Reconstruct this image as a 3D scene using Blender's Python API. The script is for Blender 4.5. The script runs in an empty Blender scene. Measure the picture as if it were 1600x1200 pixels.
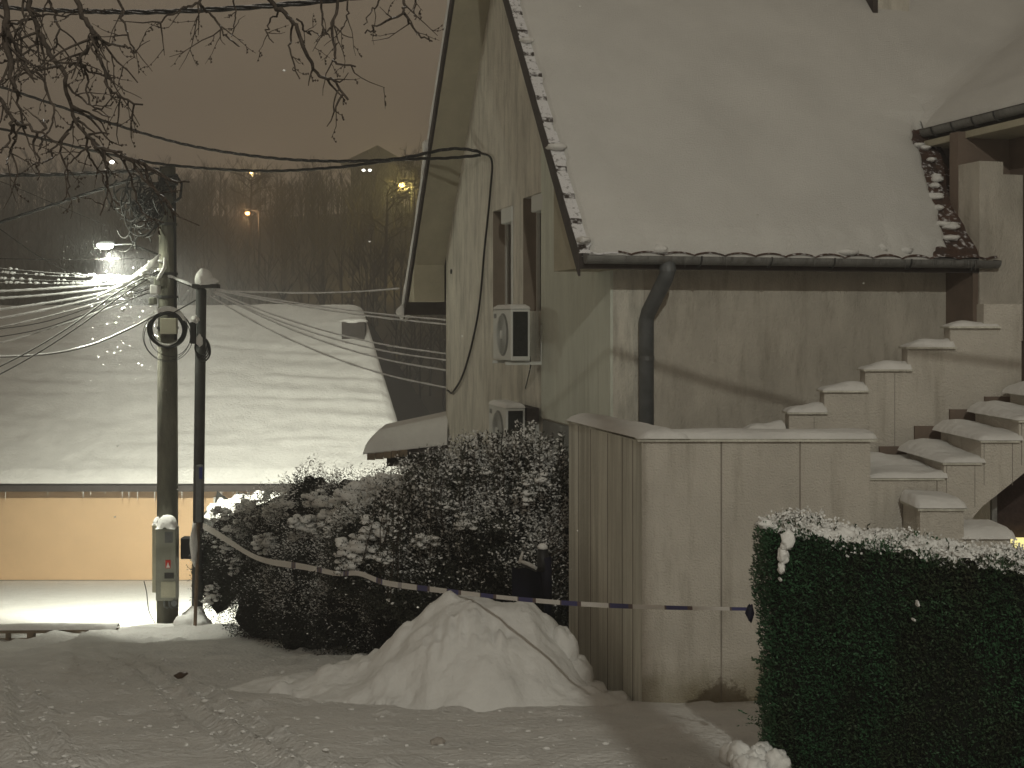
import bpy, bmesh, math, random
import numpy as np
from mathutils import Vector, Matrix, noise
R = math.radians
scene = bpy.context.scene
C = scene.collection

# ------------------------------------------------------------------ camera
# The camera is the world origin (eye level z = 0), looking along +Y.
F = 2000.0; HOR = 500.0          # focal length and horizon row, in pixels of a 1600 x 1200 frame
cd = bpy.data.cameras.new('camera'); cam = bpy.data.objects.new('camera', cd); C.objects.link(cam)
cam.location = (0, 0, 0); cam.rotation_euler = (R(90), 0, 0)
cd.sensor_width = 36; cd.lens = 36 * F / 1600; cd.shift_y = -(600 - HOR) / 1600
cd.clip_start = 0.05; cd.clip_end = 3000
scene.camera = cam

# ------------------------------------------------------------------ night sky (town glow on low cloud)
w = bpy.data.worlds.new('World'); scene.world = w; w.use_nodes = True
nt = w.node_tree; nt.nodes.clear()
out = nt.nodes.new('ShaderNodeOutputWorld'); bg = nt.nodes.new('ShaderNodeBackground')
tc = nt.nodes.new('ShaderNodeTexCoord'); sep = nt.nodes.new('ShaderNodeSeparateXYZ')
ramp = nt.nodes.new('ShaderNodeValToRGB')
nt.links.new(tc.outputs['Generated'], sep.inputs[0]); nt.links.new(sep.outputs['Z'], ramp.inputs[0])
el = ramp.color_ramp.elements
el[0].position = 0.0; el[0].color = (.275, .197, .130, 1)
el[1].position = 1.0; el[1].color = (.078, .072, .060, 1)
e = el.new(.22); e.color = (.225, .175, .122, 1)
nt.links.new(ramp.outputs[0], bg.inputs[0]); bg.inputs[1].default_value = 1.2
nt.links.new(bg.outputs[0], out.inputs[0])

# ------------------------------------------------------------------ exposure, renderer
scene.view_settings.view_transform = 'Standard'; scene.view_settings.look = 'None'
scene.view_settings.gamma = 1; scene.view_settings.use_curve_mapping = False
scene.view_settings.exposure = 0.0
scene.cycles.max_bounces = 5; scene.cycles.diffuse_bounces = 3; scene.cycles.glossy_bounces = 2
scene.cycles.volume_bounces = 0; scene.cycles.transparent_max_bounces = 8
scene.cycles.use_adaptive_sampling = True
scene.cycles.sample_clamp_indirect = 4

ROAD_LAMP = (1.22, -5.2, 6.5)      # street lamp on the road behind the camera
POLE_LAMP = (-6.16, 19.5, 1.08)   # street lamp on the concrete pole
HAZE = .006
ROAD_POWER = 2430; POLE_POWER = 17500

# ------------------------------------------------------------------ helpers
ORG = {}
def px(x, y, Y):
    """world point seen at pixel (x, y) of the photograph at depth Y"""
    return Vector(((x - 800) / F * Y, Y, (HOR - y) / F * Y))

def tag(o, label=None, cat=None, group=None, kind=None):
    if label: o['label'] = label
    if cat: o['category'] = cat
    if group: o['group'] = group
    if kind: o['kind'] = kind
    return o

def thing(name, label, cat, loc=(0, 0, 0), group=None):
    o = bpy.data.objects.new(name, None); C.objects.link(o)
    o.location = loc; o.empty_display_size = .2
    ORG[o] = Vector(loc)
    return tag(o, label, cat, group)

class MB:
    """collects shapes in world coordinates, links them as one mesh object"""
    def __init__(s): s.v = []; s.f = []; s.st = []
    def add(s, vs, fs):
        s.st.append((len(s.v), len(s.f))); n = len(s.v); s.v.extend([tuple(p) for p in vs]); s.f.extend([tuple(i + n for i in f) for f in fs])
    def box(s, x0, x1, y0, y1, z0, z1, fn=None):
        vs = [Vector((x, y, z)) for x in (x0, x1) for y in (y0, y1) for z in (z0, z1)]
        if fn: vs = [fn(*p) for p in vs]
        s.add(vs, [(0, 1, 3, 2), (4, 6, 7, 5), (0, 4, 5, 1), (2, 3, 7, 6), (0, 2, 6, 4), (1, 5, 7, 3)])
        return s
    def prism(s, pts, vec):
        n = len(pts); vec = Vector(vec); a = [Vector(p) for p in pts]
        s.add(a + [p + vec for p in a], [tuple(range(n)), tuple(range(2 * n - 1, n - 1, -1))] +
              [(i, (i + 1) % n, n + (i + 1) % n, n + i) for i in range(n)])
        return s
    def tube(s, pts, r, n=6, cap=True):
        pts = [Vector(p) for p in pts]; m = len(pts)
        rs = r if isinstance(r, (list, tuple)) else [r] * m
        vs = []; fs = []; ref = None
        for i, p in enumerate(pts):
            t = (pts[min(i + 1, m - 1)] - pts[max(i - 1, 0)])
            if t.length < 1e-9: t = Vector((0, 0, 1))
            t.normalize()
            if ref is None: ref = Vector((0, 0, 1)) if abs(t.z) < .9 else Vector((1, 0, 0))
            u = ref - t * ref.dot(t)
            if u.length < 1e-4: u = Vector((1, 0, 0)) - t * t.x
            u.normalize(); ref = u; q = t.cross(u)
            for k in range(n):
                a = 2 * math.pi * k / n
                vs.append(p + (u * math.cos(a) + q * math.sin(a)) * rs[i])
        for i in range(m - 1):
            for k in range(n):
                fs.append((i * n + k, i * n + (k + 1) % n, (i + 1) * n + (k + 1) % n, (i + 1) * n + k))
        if cap: fs.append(tuple(range(n - 1, -1, -1))); fs.append(tuple((m - 1) * n + k for k in range(n)))
        s.add(vs, fs); return s
    def lathe(s, c, prof, n=24, ax=(0, 0, 1)):
        ax = Vector(ax).normalized(); ref = Vector((1, 0, 0)) if abs(ax.x) < .8 else Vector((0, 1, 0))
        u = (ref - ax * ref.dot(ax)).normalized(); q = ax.cross(u); c = Vector(c); vs = []; fs = []
        for (r, h) in prof:
            for k in range(n):
                a = 2 * math.pi * k / n; vs.append(c + ax * h + (u * math.cos(a) + q * math.sin(a)) * r)
        m = len(prof)
        for i in range(m - 1):
            for k in range(n):
                fs.append((i * n + k, i * n + (k + 1) % n, (i + 1) * n + (k + 1) % n, (i + 1) * n + k))
        fs.append(tuple(range(n - 1, -1, -1))); fs.append(tuple((m - 1) * n + k for k in range(n)))
        s.add(vs, fs); return s
    def blob(s, c, r, seed=0, amp=.25, fr=1.5, sub=3, flat=None):
        """a lumpy ellipsoid; flat = lowest relative height kept"""
        bm = bmesh.new(); bmesh.ops.create_icosphere(bm, subdivisions=sub, radius=1)
        c = Vector(c); r = Vector(r) if not isinstance(r, (int, float)) else Vector((r, r, r)); vs = []
        for v in bm.verts:
            d = v.co.normalized()
            k = 1 + amp * noise.fractal(d * fr + Vector((seed * 3.7, seed * 1.3, seed * 7.1)), 1.0, 2.0, 3)
            p = Vector((d.x * r.x, d.y * r.y, d.z * r.z)) * k
            if flat is not None and p.z < flat * r.z: p.z = flat * r.z
            vs.append(c + p)
        s.add(vs, [tuple(v.index for v in f.verts) for f in bm.faces]); bm.free(); return s
    def grid(s, nu, nv, fn):
        vs = [fn(i / (nu - 1), j / (nv - 1)) for j in range(nv) for i in range(nu)]
        s.add(vs, [(j * nu + i, j * nu + i + 1, (j + 1) * nu + i + 1, (j + 1) * nu + i)
                   for j in range(nv - 1) for i in range(nu - 1)])
        return s
    def build_each(s, name, m, parent=None, smooth=False):
        for i, a in enumerate(s.st):
            v1, f1 = s.st[i + 1] if i + 1 < len(s.st) else (len(s.v), len(s.f)); q = MB()
            q.v = s.v[a[0]:v1]; q.f = [tuple(k - a[0] for k in f) for f in s.f[a[1]:f1]]; q.build(name, m, parent, smooth)
    def build(s, name, m, parent=None, smooth=False, bevel=0, auto=None):
        me = bpy.data.meshes.new(name)
        org = Vector((0, 0, 0)); p = parent
        if p is not None:
            while p.parent: p = p.parent
            org = ORG.get(p, Vector((0, 0, 0)))
        me.from_pydata([(a[0] - org.x, a[1] - org.y, a[2] - org.z) for a in s.v], [], s.f)
        me.validate()
        o = bpy.data.objects.new(name, me); C.objects.link(o)
        if parent is not None: o.parent = parent
        if m: me.materials.append(m)
        if bevel:
            bm = bmesh.new(); bm.from_mesh(me)
            es = [e for e in bm.edges if len(e.link_faces) == 2 and e.calc_face_angle(0) > .6]
            bmesh.ops.bevel(bm, geom=es, offset=bevel, segments=2, affect='EDGES', profile=.6)
            bm.to_mesh(me); bm.free()
        bm = bmesh.new(); bm.from_mesh(me); bmesh.ops.recalc_face_normals(bm, faces=bm.faces) if len(bm.faces) < 60000 else None
        bm.to_mesh(me); bm.free()
        if smooth: me.polygons.foreach_set('use_smooth', [True] * len(me.polygons))
        return o

def np_mesh(name, V, Q, m, parent=None, smooth=False):
    """V (n,3) world coordinates, Q (k,4) or (k,3) faces"""
    org = Vector((0, 0, 0)); p = parent
    if p is not None:
        while p.parent: p = p.parent
        org = ORG.get(p, Vector((0, 0, 0)))
    V = np.asarray(V, dtype=np.float64) - np.array(org)[None, :]
    Q = np.asarray(Q, dtype=np.int32); k = Q.shape[1]
    me = bpy.data.meshes.new(name)
    me.vertices.add(len(V)); me.vertices.foreach_set('co', V.astype(np.float32).ravel())
    me.loops.add(Q.size); me.loops.foreach_set('vertex_index', Q.ravel())
    me.polygons.add(len(Q)); me.polygons.foreach_set('loop_start', np.arange(0, Q.size, k, dtype=np.int32))
    me.update(calc_edges=True); me.validate()
    if smooth: me.polygons.foreach_set('use_smooth', np.ones(len(Q), dtype=bool))
    o = bpy.data.objects.new(name, me); C.objects.link(o)
    if parent is not None: o.parent = parent
    if m: me.materials.append(m)
    return o

def leaves(P, N, L, W, rng):
    """rhombic leaves at P (n,3), pointing along N, of length L and width W"""
    n = len(P); N = N / np.linalg.norm(N, axis=1)[:, None]
    r = rng.normal(size=(n, 3)); S = np.cross(N, r); S /= np.linalg.norm(S, axis=1)[:, None]
    B = np.cross(N, S)
    L = np.broadcast_to(L, n)[:, None]; W = np.broadcast_to(W, n)[:, None]
    V = np.stack([P, P + N * L * .5 + S * W * .5 + B * W * .12, P + N * L, P + N * L * .5 - S * W * .5 + B * W * .12], 1)
    return V.reshape(-1, 3), np.arange(4 * n).reshape(n, 4)

# ------------------------------------------------------------------ materials
def mat(name, col, rough=.8, var=.25, vscale=3, bump=.2, bscale=30, metal=0, stretch=(1, 1, 1), dark=None, dmask=(.45, .7), dscale=1.5,
        spec=.3, snow=None, emit=None, estr=0, dstretch=None, bdist=.02, base=None):
    m = bpy.data.materials.new(name); m.use_nodes = True; n = m.node_tree.nodes; l = m.node_tree.links
    p = n['Principled BSDF']; p.inputs['Roughness'].default_value = rough; p.inputs['Metallic'].default_value = metal
    p.inputs['Specular IOR Level'].default_value = spec
    t = n.new('ShaderNodeTexCoord'); mp = n.new('ShaderNodeMapping'); mp.inputs['Scale'].default_value = stretch
    geo = n.new('ShaderNodeNewGeometry')
    l.new(geo.outputs['Position'], mp.inputs[0])
    nz = n.new('ShaderNodeTexNoise'); nz.inputs['Scale'].default_value = vscale; nz.inputs['Detail'].default_value = 6
    nz.inputs['Roughness'].default_value = .65; l.new(mp.outputs[0], nz.inputs['Vector'])
    rp = n.new('ShaderNodeValToRGB'); rp.color_ramp.elements[0].position = .3; rp.color_ramp.elements[1].position = .7
    a = [max(0, c * (1 - var)) for c in col]; b = [min(1, c * (1 + var)) for c in col]
    rp.color_ramp.elements[0].color = (*a, 1); rp.color_ramp.elements[1].color = (*b, 1)
    l.new(nz.outputs['Fac'], rp.inputs[0]); last = rp.outputs[0]
    if dark:
        mp2 = n.new('ShaderNodeMapping'); mp2.inputs['Scale'].default_value = dstretch or stretch
        l.new(geo.outputs['Position'], mp2.inputs[0])
        n2 = n.new('ShaderNodeTexNoise'); n2.inputs['Scale'].default_value = dscale; n2.inputs['Detail'].default_value = 8
        n2.inputs['Roughness'].default_value = .7
        l.new(mp2.outputs[0], n2.inputs['Vector'])
        r2 = n.new('ShaderNodeMapRange'); r2.inputs['From Min'].default_value = dmask[0]; r2.inputs['From Max'].default_value = dmask[1]
        l.new(n2.outputs['Fac'], r2.inputs['Value'])
        mx = n.new('ShaderNodeMix'); mx.data_type = 'RGBA'; l.new(r2.outputs[0], mx.inputs['Factor'])
        l.new(last, mx.inputs['A']); mx.inputs['B'].default_value = (*dark, 1); last = mx.outputs['Result']
    if base:      # irregular damp stain climbing from the foot of a wall: base = (z low, z high, colour)
        sb = n.new('ShaderNodeSeparateXYZ'); l.new(geo.outputs['Position'], sb.inputs[0])
        nb_ = n.new('ShaderNodeTexNoise'); nb_.inputs['Scale'].default_value = 3.5; nb_.inputs['Detail'].default_value = 8; l.new(geo.outputs['Position'], nb_.inputs['Vector'])
        mm_ = n.new('ShaderNodeMath'); mm_.operation = 'MULTIPLY_ADD'; l.new(nb_.outputs['Fac'], mm_.inputs[0]); mm_.inputs[1].default_value = -.9; l.new(sb.outputs['Z'], mm_.inputs[2])
        rb_ = n.new('ShaderNodeMapRange'); rb_.inputs['From Min'].default_value = base[1] - .45; rb_.inputs['From Max'].default_value = base[0] - .45; l.new(mm_.outputs[0], rb_.inputs['Value'])
        mx = n.new('ShaderNodeMix'); mx.data_type = 'RGBA'; l.new(rb_.outputs[0], mx.inputs['Factor'])
        l.new(last, mx.inputs['A']); mx.inputs['B'].default_value = (*base[2], 1); last = mx.outputs['Result']
    if snow:      # snow lying on faces that look up: snow = (threshold low, high)
        sx = n.new('ShaderNodeSeparateXYZ'); l.new(geo.outputs['Normal'], sx.inputs[0])
        n3 = n.new('ShaderNodeTexNoise'); n3.inputs['Scale'].default_value = 25; l.new(geo.outputs['Position'], n3.inputs['Vector'])
        ad = n.new('ShaderNodeMath'); ad.operation = 'MULTIPLY_ADD'; l.new(n3.outputs['Fac'], ad.inputs[0]); ad.inputs[1].default_value = .8
        l.new(sx.outputs['Z'], ad.inputs[2])
        r3 = n.new('ShaderNodeMapRange'); r3.inputs['From Min'].default_value = snow[0]; r3.inputs['From Max'].default_value = snow[1]
        l.new(ad.outputs[0], r3.inputs['Value'])
        mx = n.new('ShaderNodeMix'); mx.data_type = 'RGBA'; l.new(r3.outputs[0], mx.inputs['Factor'])
        l.new(last, mx.inputs['A']); mx.inputs['B'].default_value = (.78, .78, .8, 1); last = mx.outputs['Result']
    l.new(last, p.inputs['Base Color'])
    if bump:
        nb = n.new('ShaderNodeTexNoise'); nb.inputs['Scale'].default_value = bscale; nb.inputs['Detail'].default_value = 5
        l.new(mp.outputs[0], nb.inputs['Vector'])
        bp = n.new('ShaderNodeBump'); bp.inputs['Strength'].default_value = bump; bp.inputs['Distance'].default_value = bdist
        l.new(nb.outputs['Fac'], bp.inputs['Height']); l.new(bp.outputs[0], p.inputs['Normal'])
    if emit: p.inputs['Emission Color'].default_value = (*emit, 1); p.inputs['Emission Strength'].default_value = estr
    return m

M = {}
M['snow'] = mat('snow', (.73, .725, .705), .75, .07, 2.5, .6, 14, bdist=.03, spec=.2)
M['ground_snow'] = mat('ground_snow', (.65, .64, .62), .8, .12, 1.6, .8, 22, bdist=.035, spec=.2, dark=(.52, .49, .46), dmask=(.6, .85), dscale=1.6)
M['roof_snow'] = mat('roof_snow', (.655, .65, .625), .8, .07, 1.2, .8, 60, bdist=.012, spec=.15)
M['plaster'] = mat('plaster', (.54, .505, .44), .9, .16, 3.0, .8, 70, stretch=(1, 1, .5), dark=(.27, .24, .19), dmask=(.5, .85), dscale=9, dstretch=(1, 1, .22))
M['gable_plaster'] = mat('gable_plaster', (.66, .63, .555), .9, .16, 3.0, .8, 70, stretch=(1, 1, .5), dark=(.28, .27, .23), dmask=(.47, .82), dscale=8, dstretch=(1, 1, .2))
M['terrace_plaster'] = mat('terrace_plaster', (.57, .535, .475), .9, .12, 1.8, .8, 70, dark=(.29, .26, .21), dmask=(.52, .84), dscale=7, dstretch=(1, 1, .12), base=(-2.95, -2.45, (.22, .19, .12)))
M['stained_plaster'] = mat('stained_plaster', (.68, .67, .59), .9, .14, 3, .5, 60, stretch=(1, 1, .4), dark=(.38, .365, .31), dmask=(.4, .72), dscale=7, dstretch=(1, 1, .05))
M['moss'] = mat('moss_stain', (.24, .21, .13), .95, .3, 8, .4, 60)
M['seam'] = mat('seam', (.25, .225, .19), .9, .3, 8, 0, stretch=(1, 1, .3))
M['soffit'] = mat('soffit', (.40, .37, .28), .85, .12, 3, .2, 30)
M['board'] = mat('dark_board', (.06, .05, .045), .8, .3, 10)
M['tile'] = mat('roof_tile', (.055, .042, .036), .8, .35, 9, .4, 60, dark=(.06, .05, .045), dmask=(.45, .7), dscale=6, snow=(.84, 1.04))
M['tile_bare'] = mat('bare_roof_tile', (.085, .048, .034), .8, .35, 9, .4, 60, dark=(.06, .045, .04), dmask=(.45, .7), dscale=6, snow=(1.12, 1.3))
M['gutter'] = mat('zinc', (.26, .26, .25), .65, .2, 8, .1, 40, metal=.5, dark=(.12, .11, .1), dmask=(.5, .75), dscale=9, stretch=(1, 1, .3))
M['pipe'] = mat('downpipe_zinc', (.17, .18, .185), .55, .25, 5, .1, 40, metal=.4)
M['white_metal'] = mat('white_metal', (.62, .63, .60), .5, .06, 4, .05)
M['grille'] = mat('dark_grille', (.035, .037, .035), .6, .4, 40, .8, 150)
M['fan'] = mat('fan_grille', (.23, .235, .22), .6, .3, 30, .6, 120)
M['pane'] = mat('window_pane', (.10, .085, .07), .25, .1, 2, 0, spec=.5)
M['recess'] = mat('window_reveal', (.23, .19, .15), .85, .15, 3)
M['frame'] = mat('white_frame', (.60, .61, .58), .6, .05)
M['concrete'] = mat('pole_concrete', (.15, .145, .115), .9, .3, 7, .5, 60, stretch=(1, 1, .3), dark=(.08, .08, .065), dmask=(.45, .7), dscale=4)
M['dark_metal'] = mat('dark_metal', (.05, .05, .048), .6, .3, 12)
M['box_grey'] = mat('box_grey', (.30, .31, .26), .6, .1, 6)
M['box_beige'] = mat('box_beige', (.50, .49, .38), .6, .08, 6)
M['black'] = mat('black_plastic', (.018, .018, .018), .5, .2)
M['cable'] = mat('cable', (.022, .021, .02), .6, .2, 20, snow=(1.2, 1.32))
M['cable_bare'] = mat('bare_cable', (.025, .023, .02), .6, .2, 20)
M['cable_snow'] = mat('snowy_cable', (.72, .72, .72), .7, .1, 20, .3, 60)
M['red'] = mat('red_sticker', (.55, .03, .02), .5, .05)
M['white'] = mat('white_paint', (.78, .78, .76), .5, .03)
M['blue'] = mat('blue_paint', (.035, .045, .22), .5, .1)
M['navy'] = mat('navy_cloth', (.006, .006, .018), .7, .3)
M['orange'] = mat('orange_render', (.62, .43, .255), .9, .06, 1.2, .3, 60, dark=(.5, .36, .22), dmask=(.6, .9), dscale=1.5)
M['base'] = mat('plinth', (.25, .22, .19), .9)
M['brown'] = mat('brown_wall', (.19, .145, .115), .9, .15, 3)  # dark tone puts the eave shade on the wing walls into the colour
M['door_mesh'] = mat('dark_red_door', (.045, .028, .025), .7, .4, 30)
M['lit'] = mat('lit_glass', (.8, .7, .3), .4, 0, 3, 0, emit=(1.0, .86, .34), estr=1.0)
M['bark'] = mat('bark', (.055, .043, .034), .9, .35, 14, .6, 60, snow=(1.25, 1.4))
M['trunk'] = mat('trunk_bark', (.07, .055, .045), .9, .35, 10, .8, 40)
M['far_bark'] = mat('far_bark', (.05, .043, .037), .95, .3, 1, 0)
M['hillside'] = mat('hillside', (.085, .075, .065), .95, .45, .12, 0, dark=(.2, .19, .18), dmask=(.55, .75), dscale=.08)
M['leaf'] = mat('leaf', (.036, .038, .026), .55, .5, 6, 0, spec=.3)
M['conifer'] = mat('conifer_leaf', (.032, .034, .026), .7, .5, 6, 0, spec=.2)
M['hedge_leaf'] = mat('hedge_leaf', (.030, .082, .036), .6, .5, 4, 0, spec=.3, dark=(.042, .038, .022), dmask=(.45, .6), dscale=2.2, dstretch=(1, 1, .35))
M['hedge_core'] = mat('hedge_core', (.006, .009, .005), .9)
M['frosted'] = mat('frosted_leaf', (.20, .20, .185), .8, .4, 8, 0)
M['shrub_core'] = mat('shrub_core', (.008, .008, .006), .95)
M['stone'] = mat('stone', (.10, .07, .05), .9, .4, 12, .8, 30, snow=(1.25, 1.4))
M['dirty_snow'] = mat('dirty_snow', (.42, .38, .34), .9, .3, 10, .6, 30)
M['rail'] = mat('rail', (.09, .085, .08), .6, .2)
M['kerb'] = mat('kerb_concrete', (.22, .17, .12), .9, .35, 6, .4, 30)
def tape_mat():
    m = mat('striped_tape', (.6, .58, .55), .5, .04, 3, 0)
    n = m.node_tree.nodes; l = m.node_tree.links; p = n['Principled BSDF']
    uv = n.new('ShaderNodeAttribute'); uv.attribute_name = 'along'
    mo = n.new('ShaderNodeMath'); mo.operation = 'FRACT'; l.new(uv.outputs['Fac'], mo.inputs[0])
    rp = n.new('ShaderNodeValToRGB'); rp.color_ramp.interpolation = 'CONSTANT'; e = rp.color_ramp.elements
    e[0].position = 0; e[0].color = (.66, .64, .61, 1); e[1].position = .55; e[1].color = (.13, .10, .10, 1)
    a = e.new(.58); a.color = (.06, .06, .17, 1); b = e.new(.92); b.color = (.14, .10, .10, 1)
    l.new(mo.outputs[0], rp.inputs[0]); l.new(rp.outputs[0], p.inputs['Base Color']); return m
M['tape'] = tape_mat()

# ------------------------------------------------------------------ street lamp behind the camera (lights the scene)
def lamp_light(name, loc, power, col, radius, parent, spot=None, aim=None, blend=.2):
    d = bpy.data.lights.new(name, 'SPOT' if spot else 'POINT'); d.energy = power; d.color = col; d.shadow_soft_size = radius
    if spot: d.spot_size = R(spot); d.spot_blend = blend
    o = bpy.data.objects.new(name, d); C.objects.link(o)
    o.parent = parent; o.location = Vector(loc) - ORG[parent]
    if aim: o.rotation_euler = Vector(aim).to_track_quat('-Z', 'Y').to_euler()
    return o

def fbm(x, y, s, o=4, sd=0):
    return noise.fractal(Vector((x * s, y * s, sd * 11.3)), 1.0, 2.0, o)
def sstep(a, b, x):
    t = max(0, min(1, (x - a) / (b - a))); return t * t * (3 - 2 * t)

# ------------------------------------------------------------------ ground: one sheet, road slope, yards, wooded hill
def seg_d(x, y, x0, y0, x1, y1):
    dx, dy = x1 - x0, y1 - y0; L = math.hypot(dx, dy); t = ((x - x0) * dx + (y - y0) * dy) / L
    return t / L, ((x - x0) * dy - (y - y0) * dx) / L
def gbase(x, y):
    if y < 6.4: z = -2.245 + .1 * (6.4 - y)
    elif y < 20: z = -1.035 - .189 * y
    elif y < 33.5: z = -4.815 - .138 * (y - 20)
    else: z = -6.68 - .05 * min(y - 33.5, 16)
    if y > 48: z += (23 + 4 * math.sin(x * .021 + .6) + 2.0 * math.sin(x * .07)) * sstep(48, 175, y)
    return z
def gz(x, y):
    z = gbase(x, y)
    if y < 45:
        # ploughed bank below the poles and along the kerb
        t, d = seg_d(x, y, -7.2, 16.55, -3.4, 17.9)
        if -.1 < t < 1.6: z += (.17 * sstep(-.1, .35, t) * (1 - sstep(1.1, 1.6, t))) * math.exp(-(d / .55) ** 2) * (1 + .5 * fbm(x, y, 1.6))
        if y > 16.9: z -= .12 * sstep(16.9, 17.3, y) * sstep(-4.3, -6.5, x)
    if 2 < y < 17 and x < 6:
        z += (.022 + .02 * sstep(9, 12, y)) * fbm(x, y, .8, 3, 2)
        if y > 14.5 and x < -5.6: z -= .09 * sstep(14.5, 15.8, y) * sstep(-5.2, -5.9, x)
        z += .05 * sstep(10.8, 12.6, y) * (1 - sstep(15, 17, y)) * (fbm(x, y, 1.1, 4, 5) + .25) * sstep(1.5, -1, x)
        for (x0, y0, x1, y1) in ((-3.0, 11.4, -.96, 6.43), (-3.25, 11.4, -1.22, 6.43), (-4.1, 10.6, -2.3, 6.43), (-4.4, 10.6, -2.6, 6.43)):
            t, d = seg_d(x, y, x0, y0, x1, y1); d += .03 * math.sin(y * 1.3)
            if -.4 < t < 1.5 and abs(d) < .4:
                f = sstep(-.4, .1, t)
                z += f * (-.030 * math.exp(-(d / .06) ** 4) + .026 * math.exp(-((abs(d) - .105) / .03) ** 2) * (1 + .9 * fbm(x, y, 6, 2, 7)))
        # scuffs and footprints
        n = fbm(x, y, 2.6, 2, 9)
        if n > .25: z -= .05 * (n - .25)
        n = noise.noise(Vector((x * 5.2, y * 4.6, 4.4)))
        if n > .38: z += .10 * (n - .38)
        z += .005 * fbm(x, y, 6, 3, 3) + .012 * (1 - abs(fbm(x + y * .4, y, 2.1, 3, 13))) ** 3 - .006
    return z
def axis(segs):
    a = []
    for (x0, x1, st) in segs: a += list(np.arange(x0, x1 - 1e-6, st))
    a.append(segs[-1][1]); return a
XS = axis([(-150, -60, 15), (-60, -16, 4), (-16, -9, .5), (-9, 3.2, .055), (3.2, 8, .6), (8, 40, 4), (40, 150, 11)])
YS = axis([(-40, 2, 3), (2, 6, .4), (6, 13.5, .05), (13.5, 19, .075), (19, 36, .5), (36, 60, 2), (60, 180, 6), (180, 260, 16)])
V = [(x, y, gz(x, y)) for y in YS for x in XS]; nx = len(XS)
I = np.arange(len(V)).reshape(len(YS), nx)
Q = np.stack([I[:-1, :-1], I[:-1, 1:], I[1:, 1:], I[1:, :-1]], -1).reshape(-1, 4)
g = np_mesh('ground', V, Q, M['ground_snow'], None, True); g['kind'] = 'structure'
g.data.materials.append(M['snow']); g.data.materials.append(M['hillside'])
mi = np.zeros(len(Q), dtype=np.int32); Va = np.array(V)[Q[:, 0]]
mi[(Va[:, 1] > 18.0)] = 1; mi[Va[:, 1] > 43] = 2
g.data.polygons.foreach_set('material_index', mi)

# ------------------------------------------------------------------ the house: local axes a (along front), b (depth along gable)
WX, WY = .929, 11.758; DX = (.966, .259); GX = (-.259, .966)
def H(a, b, z): return Vector((WX + DX[0] * a + GX[0] * b, WY + DX[1] * a + GX[1] * b, z))
SL = 1.1625; EZ = .588; EB = -.45; RB = 3.665; AL = -.474; AR = 3.716
def zr(b): return EZ + SL * (b - EB) if b <= RB else EZ + SL * (RB - EB) - SL * (b - RB)
RZ = zr(RB)
house = thing('house', 'large pale plastered house with a steep roof deep in snow and long stained gable wall', 'house', H(0, 0, -3.2))
# walls
m = MB(); th = .13
m.prism([H(0, 0, -5.4), H(0, 7.33, -5.4), H(0, 7.33, zr(7.33) - th), H(0, RB, RZ - th), H(0, 0, zr(0) - th)], H(.3, 0, 0) - H(0, 0, 0))
gw = m
# windows are true recesses: build the gable wall from pieces round the two openings
W1 = (2.243, 3.10, .10, 1.40); W2 = (3.587, 4.52, .10, 1.365)
m = MB(); t = Vector(H(.3, 0, 0) - H(0, 0, 0))
def gp(*pts): m.prism([H(0, b, z) for b, z in pts], t)
gp((0, -5.4), (7.33, -5.4), (7.33, .10), (0, .10))
gp((0, .10), (2.243, .10), (2.243, zr(2.243) - th), (0, zr(0) - th))
gp((2.243, 1.40), (3.10, 1.40), (3.10, zr(3.10) - th), (2.243, zr(2.243) - th))
gp((3.10, .10), (3.587, .10), (3.587, zr(3.587) - th), (3.10, zr(3.10) - th))
gp((3.587, 1.365), (4.52, 1.365), (4.52, zr(4.52) - th), (RB, RZ - th), (3.587, zr(3.587) - th))
gp((4.52, .10), (7.33, .10), (7.33, zr(7.33) - th), (4.52, zr(4.52) - th))
m.build('gable_wall', M['gable_plaster'], house)
MB().box(-.028, -.002, -.002, 2.26, -1.06, 2.2, lambda a, b, z: H(a, b, min(z, zr(b) - .16))).build('corner_cladding', mat('bluish_plaster', (.66, .69, .61), .9, .16, 2.5, .5, 50, stretch=(1, 1, .16), dark=(.38, .39, .33), dmask=(.5, .85), dscale=5, dstretch=(1, 1, .08)), house)
MB().box(-.012, -.002, 0, 2.25, -5.3, -1.08, H).build('lower_wall', mat('blue_grey_plinth', (.28, .29, .28), .9, .15, 3, .4, 50), house)
m = MB(); m.box(.305, 3.53, .0, .3, -5.4, zr(0) - th - .02, H); m.build('front_wall', M['plaster'], house)
MB().box(.3, 9, 7.03, 7.33, -5.4, zr(7.33) - th - .02, H).build('rear_wall', M['plaster'], house)
# wall line shading seams
# roof slabs
m = MB(); up = Vector((0, 0, -.14))
def RP(a, b): return H(a, b, zr(b))
m.prism([RP(AL, EB), RP(AR, EB), RP(AR, .706), RP(8.96, RB), RP(AL, RB)], up)
m.prism([RP(AL, RB), RP(8.96, RB), RP(8.96, 8.1), RP(AL, 8.1)], up)
roof = m.build('roof', M['board'], house)
def tile_z(a, s): return .028 * abs(math.sin(math.pi * a / .30)) ** .7 + .030 * (1 - (s / .34) % 1.0)
def tiles(name, a0, a1, b0, b1, mt, da=.025, db=.03, am=1.0):
    na = int((a1 - a0) / da) + 2; nb = int((b1 - b0) / db) + 2
    def f(u, v):
        a = a0 + (a1 - a0) * u; b = b0 + (b1 - b0) * v
        return H(a, b, zr(b) + .012 + am * tile_z(a, (b - EB) * 1.53))
    MB().grid(na, nb, f).build(name, mt, roof)
tiles('verge_tiles', AL - .01, -.12, EB - .03, RB, M['tile'], am=.6)
tiles('corner_tiles', 2.7, AR + .01, EB - .03, .72, M['tile_bare'])
tiles('eave_tiles', -.12, 2.7, EB - .03, -.1, M['tile_bare'])
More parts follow.
